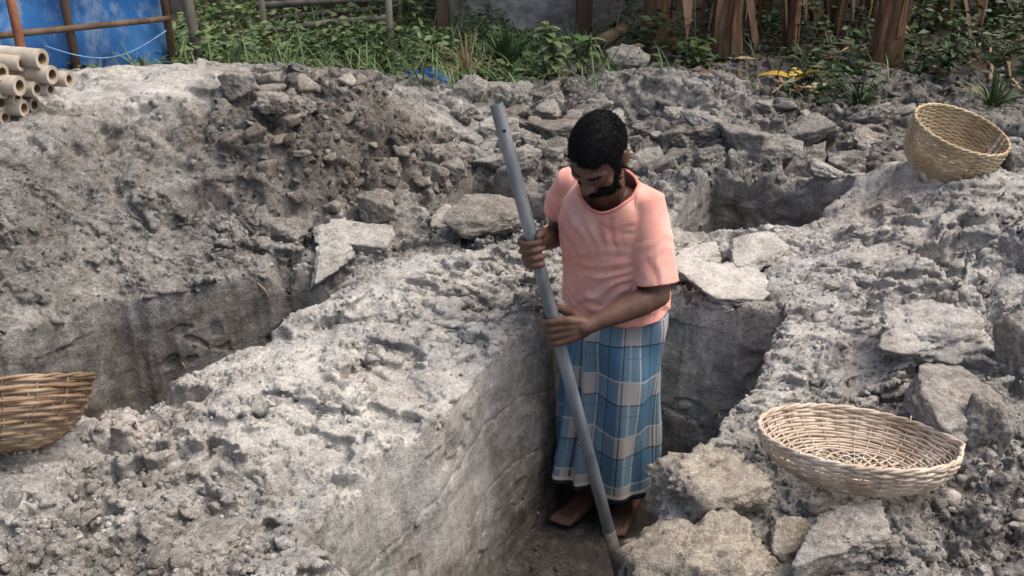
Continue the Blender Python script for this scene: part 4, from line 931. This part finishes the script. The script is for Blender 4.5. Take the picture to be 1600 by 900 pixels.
# banana plants
k = NB('banana_stem', .6, .35); v = k.mapping((1, 1, .12)); n = k.noise(26, 5, .65, v); m2 = k.noise(5, 4, .6, k.mapping((1, 1, .4)))
cc = k.ramp(n, [(.3, (.035, .02, .013)), (.5, (.14, .078, .045)), (.7, (.29, .18, .105))]); cc = k.mix(k.ramp(m2, [(.5, (0, 0, 0)), (.68, (.8, .8, .8))]), cc, (.085, .075, .035)); k.color(cc); k.bump(n, .008, .9); M_STEM = k.m
def banana(px, py, r, label, lean=(0, 0), dry=6, seed=0, hgt=3.0, leaves=6, Y=None):
    rg = random.Random(seed); g = P(px, py, .03) if Y is None else Vector((PY(px, py, Y).x, Y, .02)); g.z = drop(g.x, g.y) if g.y < 6.9 else 0
    root = empty('banana_plant', g); tag(root, label, 'banana plant', 'banana plants at the edge of the plot')
    mb = MB(); n, m = 22, 26; V = []
    cen = lambda z: Vector((lean[0] * z, lean[1] * z, 0))
    for j in range(m + 1):
        z = -.08 + (hgt + .08) * j / m; rr = r * (1.25 - .28 * sstep(0, .3, z) - .28 * z / hgt)
        for i in range(n):
            a = 2 * math.pi * i / n; q = rr * (1 + .10 * math.sin(3 * a + 4 * z + seed) + .06 * math.sin(7 * a + seed * 2 + 2 * z)); V.append(cen(z) + Vector((q * math.cos(a), q * math.sin(a), z)))
    mb.add(V, [(j * n + i, j * n + (i + 1) % n, (j + 1) * n + (i + 1) % n, (j + 1) * n + i) for j in range(m) for i in range(n)]); mb.build('trunk', M_STEM, root)
    for i in range(4):                      # loose brown sheaths peeling from the stem
        a = rg.uniform(2.6, 6.8); mb = MB(); V = []; L = rg.uniform(.35, .9); z0 = rg.uniform(.0, .25); wd = rg.uniform(.5, .9)
        for j in range(9):
            z = z0 + L * j / 8
            for q in range(4):
                aa = a + wd * (q / 3 - .5) * (1 - .6 * j / 8); rr = r * (1.22 - .22 * float(sstep(0, .3, z)) - .2 * z / hgt) + .006 + .012 * max(0, j / 8 - .5) * rg.uniform(.5, 1.5); V.append(cen(z) + Vector((rr * math.cos(aa), rr * math.sin(aa), z)))
        mb.add(V, [(j * 4 + q, j * 4 + q + 1, (j + 1) * 4 + q + 1, (j + 1) * 4 + q) for j in range(8) for q in range(3)]); mb.build('dry_sheath', M_STEM, root)
    for i in range(dry):
        mb = MB(); tn = []; a = rg.uniform(2.8, 6.6); z = rg.uniform(.5, 1.5); strip_leaf(mb, tn, cen(z) + Vector((r * math.cos(a), r * math.sin(a), z)), (math.cos(a) * .8, math.sin(a) * .8, .2), z * rg.uniform(.7, 1.05), rg.uniform(.03, .08), 3.2, 10, rg.uniform(.25, .8), rg.uniform(-1, 1)); leafobj('dry_leaf', mb, tn, M_DRY, root)
    for i in range(leaves):
        mb = MB(); tn = []; a = 2 * math.pi * i / leaves + rg.uniform(-.3, .3); strip_leaf(mb, tn, cen(hgt) + Vector((0, 0, hgt - .05)), (math.cos(a), math.sin(a), 2.0), rg.uniform(1.0, 1.5), rg.uniform(.34, .46), 1.2, 10, rg.uniform(.3, .8)); leafobj('leaf', mb, tn, M_BANLEAF, root)
banana(1024, 78, .095, 'thick reddish banana stem beside the mossy wall', (.02, .02), 7, 1)
banana(1131, 90, .085, 'banana stem with a torn pale sheath next to the thick reddish one', (.0, .03), 7, 2)
banana(1378, 104, .082, 'lone orange brown banana stem with a flared foot standing in the weeds', (.02, .0), 3, 3)
banana(1092, 30, .05, 'slim banana stem half hidden between two thicker stems', (0, .02), 5, 4, 2.7, 5)
banana(1234, 80, .04, 'thin dark banana stem behind the yellow fallen leaf', (-.02, .05), 6, 5, 2.7, 5)
banana(1300, 40, .07, 'shaded banana stem behind the lone orange brown one', (.03, .05), 9, 6)
banana(1180, 20, .07, 'shaded banana stem at the back between the torn and the thin stem', (.0, .05), 10, 7)
banana(1460, 40, .07, 'dark banana stem hung with dead leaves in the thicket by the twigs', (.02, .05), 9, 8)
banana(1560, 30, .08, 'banana stem deep in the thicket behind the tall round basket', (.02, .05), 9, 9)
banana(960, 0, .07, 'banana stem rising behind the mossy wall', (.02, .05), 3, 10, 3.0, 6, 7.9)

# ground cover nobody could count
def cover(name, label, m, n, box, hfun, size, tone, seed, mask=None):
    rg = np.random.default_rng(seed); x = rg.uniform(box[0], box[1], n); y = rg.uniform(box[2], box[3], n); h = hfun(x, y); keep = h > 0
    if mask is not None: keep &= mask(x, y)
    x, y, h = x[keep], y[keep], h[keep]; z = h * rg.random(len(x)) ** .8
    zb = np.array([drop(a, b) if b < 6.9 else 0 for a, b in zip(x[::1], y[::1])])
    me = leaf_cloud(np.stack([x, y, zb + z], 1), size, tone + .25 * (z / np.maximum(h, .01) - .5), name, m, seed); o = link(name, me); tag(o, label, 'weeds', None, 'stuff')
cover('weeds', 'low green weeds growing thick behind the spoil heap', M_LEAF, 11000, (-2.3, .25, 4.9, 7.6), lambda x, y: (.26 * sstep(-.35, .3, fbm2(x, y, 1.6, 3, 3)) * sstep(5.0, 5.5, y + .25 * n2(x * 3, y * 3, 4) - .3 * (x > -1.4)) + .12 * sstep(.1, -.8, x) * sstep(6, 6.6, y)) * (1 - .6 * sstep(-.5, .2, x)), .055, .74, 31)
cover('thicket_weeds', 'dark tangled weeds under the banana plants', M_LEAFD, 15000, (.7, 4.4, 5.0, 8.2), lambda x, y: .34 * sstep(-.1, .45, fbm2(x, y, 1.5, 3, 13) + .5 * sstep(5.6, 6.8, y) - .30 * np.exp(-((x - 1.55) / .55) ** 2 - ((y - 5.8) / .7) ** 2) + .25 * sstep(2.0, 3.0, x) - .15), .06, .45, 32)
def blades(name, n, box, hfun, tone, m, seed, L0=.12, label=None):
    rg = random.Random(seed); mb = MB(); tn = []
    for i in range(n):
        x_, y_ = rg.uniform(box[0], box[1]), rg.uniform(box[2], box[3]); hh = hfun(x_, y_)
        if rg.random() > hh: continue
        a = rg.uniform(0, 6.28); strip_leaf(mb, tn, (x_, y_, drop(x_, y_) - .01 if y_ < 6.9 else 0), (math.cos(a) * .5, math.sin(a) * .5, 1), rg.uniform(.5, 1.5) * L0, .008, rg.uniform(.3, 1.6), 3, rg.uniform(tone - .25, tone + .3))
    o = leafobj(name, mb, tn, m); tag(o, label, 'grass', None, 'stuff')
blades('grass', 5200, (-2.2, .6, 5.0, 6.9), lambda x, y: .35 + .6 * mnoise.noise(Vector((x * 2, y * 2, 5))), .75, M_LEAF, 41, .20, 'bright green grass between the weeds and the wall')
blades('thicket_grass', 2000, (.8, 3.9, 5.1, 6.6), lambda x, y: .2 + .8 * mnoise.noise(Vector((x * 2, y * 2, 9))), .5, M_LEAFD, 42, .16, 'dark grass along the foot of the banana plants')
def litter():
    rg = random.Random(5); mb = MB(); tn = []
    for i in range(420):
        x_, y_ = rg.uniform(.9, 3.6), rg.uniform(5.2, 6.8); a = rg.uniform(0, 6.28)
        strip_leaf(mb, tn, (x_, y_, drop(x_, y_) + .012), (math.cos(a), math.sin(a), .12), rg.uniform(.06, .22), rg.uniform(.01, .045), .4, 3, rg.uniform(.2, 1), rg.uniform(-1, 1))
    tag(leafobj('leaf_litter', mb, tn, M_DRY), 'brown dead leaves lying under the banana plants', 'leaf litter', None, 'stuff')
litter()
def hanging():
    rg = random.Random(15); mb = MB(); tn = []
    for i in range(300):
        x_ = rg.uniform(1.0, 4.2); y_ = rg.uniform(6.5, 7.6); z = rg.uniform(.3, 1.3)
        strip_leaf(mb, tn, (x_, y_, z), (rg.uniform(-.3, .3), -.3, -.6), rg.uniform(.3, .8), rg.uniform(.015, .05), 1.0, 6, rg.uniform(.1, .8), rg.uniform(-1.5, 1.5))
    tag(leafobj('dead_leaves', mb, tn, M_DRY), 'curtain of brown dead leaves hanging among the banana stems', 'dead leaves', None, 'stuff')
hanging()

# single plants
def tuft(px, py, n, L, tone, m, label, name, spread=.7, Y=None, wd=.012, droop=1.4):
    g = P(px, py, .06); g.z = drop(g.x, g.y); root = empty(name, g); tag(root, label, 'grass tuft'); mb = MB(); tn = []
    for i in range(n):
        a = random.uniform(0, 6.28); q = random.random() * spread; strip_leaf(mb, tn, (math.cos(a) * .03 * random.random(), math.sin(a) * .03 * random.random(), -.01), (math.cos(a) * q, math.sin(a) * q, .9), L * random.uniform(.6, 1.15), wd, droop * random.uniform(.6, 1.5), 6, tone + random.uniform(-.3, .3), random.uniform(-.5, .5))
    leafobj('blades', mb, tn, m, root)
tuft(732, 122, 150, .30, .6, M_STRAW, 'drooping tuft of dry straw coloured grass by the blue cloth', 'dry_grass_tuft', .9, None, .010, 2.6)
tuft(790, 112, 70, .26, .45, M_LEAF, 'dark green tuft of broad grass beside the dry one', 'grass_tuft', .6, None, .020, .9)
tuft(1545, 190, 60, .20, .6, M_LEAFD, 'green tuft of grass behind the tall round basket', 'grass_tuft', .7)
tuft(1340, 170, 50, .16, .5, M_LEAFD, 'small tuft of grass on the bare soil below the lone banana stem', 'grass_tuft', .8)
def weed(px, py, H, nl, label, tone=.75, L=.11, wd=.05, m=None):
    g = P(px, py, .1); g.z = drop(g.x, g.y); root = empty('leafy_weed', g); tag(root, label, 'weed')
    for s in range(3):
        mb = MB(); a0 = random.uniform(0, 6.28); top = Vector((.07 * math.cos(a0), .05 * math.sin(a0), H * random.uniform(.75, 1))); mb.tube([(0, 0, -.02), top * .5 + Vector((.01, 0, 0)), top], [.006, .005, .003], 6); st = mb.build('stem', simple('green_stem' + str(px) + str(s), (.06, .09, .03), (.10, .14, .05), 20), root)
        for i in range(nl // 3):
            t = .25 + .75 * i / (nl // 3); a = i * 2.4 + s; mb = MB(); tn = []
            strip_leaf(mb, tn, top * t, (math.cos(a), math.sin(a), .45), L * random.uniform(.7, 1.15), wd, .9, 5, tone + random.uniform(-.2, .2)); leafobj('leaf', mb, tn, m or M_LEAF, root)
weed(872, 118, .42, 36, 'pale green broad leaved weed growing beside the dark post at the mossy wall', .95)
weed(905, 112, .26, 24, 'lower broad leaved weed leaning out from the pale green one', .8)
weed(1085, 98, .22, 24, 'green weed sprouting between the two thick banana stems', .55, .09, .035)
weed(560, 100, .2, 21, 'small broad leaved weed behind the crest of the brown heap', .7, .08, .035)
weed(470, 75, .24, 24, 'bushy weed under the lowest grey rail', .6, .08, .03)
weed(350, 80, .28, 27, 'tall weed beside the short grey stake', .7, .09, .03)
weed(1480, 120, .3, 27, 'dark weed in the thicket behind the tall round basket', .4, .09, .035, M_LEAFD)
# small things lying about
def cloth():
    g = P(666, 122, .12); z = drop(g.x, g.y); mb = MB(); n = 26; V = []
    for j in range(n + 1):
        for i in range(n + 1):
            x_, y_ = .16 * (i / n - .5) * 2 * .85, .07 * (j / n - .5) * 2; e = (1 - (2 * i / n - 1) ** 4) * (1 - (2 * j / n - 1) ** 4)
            V.append((x_ + .02 * mnoise.noise(Vector((i * .3, j * .3, 2))), y_ + .015 * mnoise.noise(Vector((i * .3, j * .3, 7))), .012 + e * (.04 + .05 * mnoise.noise(Vector((i * .22, j * .25, 4))) + .02 * mnoise.noise(Vector((i * .6, j * .6, 9))))))
    mb.add(V, [(j * (n + 1) + i, j * (n + 1) + i + 1, (j + 1) * (n + 1) + i + 1, (j + 1) * (n + 1) + i) for j in range(n) for i in range(n)])
    o = mb.build('blue_cloth', simple('blue_cloth_fabric', (.012, .05, .20), (.03, .11, .34), 12, .8)); o.location = (g.x, g.y, z); o.rotation_euler = (0, 0, -.25); sm = o.modifiers.new('t', 'SOLIDIFY'); sm.thickness = .004; tag(o, 'crumpled blue cloth lying beside the dry grass tuft', 'cloth')
cloth()
g = P(1236, 130, .06); root = empty('fallen_banana_leaf', (g.x, g.y, drop(g.x, g.y) + .01)); tag(root, 'curled yellow banana leaf fallen on the soil below the banana stems', 'leaf')
M_YEL = leafmat('yellow_leaf', [(0, (.20, .12, .02)), (.5, (.45, .30, .04)), (1, (.6, .45, .10))], .6)
for i, (a, L) in enumerate(((.3, .30), (2.7, .22), (.9, .2))):
    mb = MB(); tn = []; strip_leaf(mb, tn, (0, 0, .01), (math.cos(a), math.sin(a), .35), L, .09, .8, 7, .55 + .1 * i, .5 * (i - 1)); o = leafobj('blade', mb, tn, M_YEL, root); sm = o.modifiers.new('t', 'SOLIDIFY'); sm.thickness = .002
def stick(a, b, r, label, m=None, lift=.012):
    (ax_, ay), (bx_, by) = a, b; p, _ = hit(ax_, ay); q, _ = hit(bx_, by)
    if p is None: p = P(ax_, ay, .02)
    if q is None: q = P(bx_, by, .02)
    mb = MB(); pts = []
    for i in range(7):
        t = i / 6; s = p.lerp(q, t); s.z = max(drop(s.x, s.y) + lift, s.z) if s.y < 6.9 else s.z + lift; pts.append(s - p + Vector((.008 * math.sin(i * 2.1), 0, 0)))
    zm = [v.z for v in pts]; 
    for i in range(7): pts[i].z = max(pts[i].z, zm[0] + (zm[6] - zm[0]) * i / 6)
    mb.tube(pts, [r * (1.1 - .4 * i / 6) for i in range(7)], 7); o = mb.build('stick', m or M_WOOD); o.location = p; tag(o, label, 'stick')
M_PALEW = simple('pale_stick', (.28, .19, .12), (.42, .31, .21), 14, .85, .2, (1, .3, 1))
stick((942, 66), (1000, 34), .045, 'stout pale log lying against the foot of the thick reddish banana stem', M_PALEW)
stick((1180, 120), (1290, 152), .008, 'thin brown stick on the soil in front of the yellow leaf', M_PALEW)
stick((1205, 150), (1250, 118), .006, 'short dry twig crossing the thin brown stick', M_PALEW)
stick((1515, 20), (1560, 60), .008, 'bare forked twig in the thicket', M_PALEW, .35)
stick((1545, 130), (1545, 60), .010, 'upright dead stalk in the thicket behind the basket', M_PALEW, .02)
stick((1590, 150), (1560, 95), .008, 'leaning dead stalk at the edge of the thicket', M_PALEW, .02)
# fine roots sticking out of the cut clay
for (a, b, lb) in (((402, 440), (428, 470), 'curved pale root hanging from the corner of the long trench'), ((1118, 648), (1160, 640), 'pale straw poking from the clay at the pit edge beside the tan clod'), ((283, 566), (294, 574), 'short pale root at the rim of the long trench')):
    p = hit(*a)[0]; q = hit(*b)[0]; 
    if p is None or q is None: continue
    q = p + (q - p).normalized() * min(.12, (q - p).length); mb = MB(); mb.tube([(0, 0, -.005), (q - p) * .5 + Vector((0, -.012, .014)), (q - p) + Vector((0, -.02, .0))], [.003, .0025, .0015], 6); o = mb.build('root', M_PALEW); o.location = p; tag(o, lb, 'root')

# trees closing the view; they shade the thicket
def tree(x, y, h, cr, label, seed, tone):
    rg = np.random.default_rng(seed); root = empty('tree', (x, y, 0)); tag(root, label, 'tree', 'trees behind the plot')
    mb = MB(); mb.tube([(0, 0, -.1), (.05, 0, h * .35), (0, .1, h * .75)], [.14, .10, .04], 10)
    for i in range(7): a = i * .9 + seed; z = h * (.35 + .06 * i); mb.tube([(0, 0, z), (cr * .35 * math.cos(a), cr * .35 * math.sin(a), z + .3), (cr * .75 * math.cos(a), cr * .75 * math.sin(a), z + .5)], [.05, .035, .012], 7)
    mb.build('trunk', M_WOOD, root)
    pts = []
    for i in range(34):
        c = rg.normal(size=3); c /= np.linalg.norm(c); c = c * np.array([cr, cr, h * .36]) * rg.uniform(.35, 1) + np.array([0, 0, h * .62]); pts.append(c + rg.normal(size=(150, 3)) * np.array([.32, .32, .24]) * cr * .45)
    pts = np.vstack(pts); me = leaf_cloud(pts, .16, tone, 'crown', M_LEAFD, seed, 1.0); link('crown', me, None, root)
for i, (x, y, h, cr, lb) in enumerate(((-2.8, 10.5, 4.2, 1.5, 'leafy tree behind the plank shed'), (.6, 10.2, 4.4, 1.6, 'leafy tree behind the mossy wall'), (2.6, 9.6, 4.0, 1.6, 'leafy tree behind the shaded banana stems'), (4.8, 9.2, 4.4, 1.7, 'leafy tree behind the thicket past the last banana stem'), (-5.2, 9.0, 4.2, 1.6, 'leafy tree beyond the blue sheet fence'))): tree(x, y, h, cr, lb, 60 + i, .4)
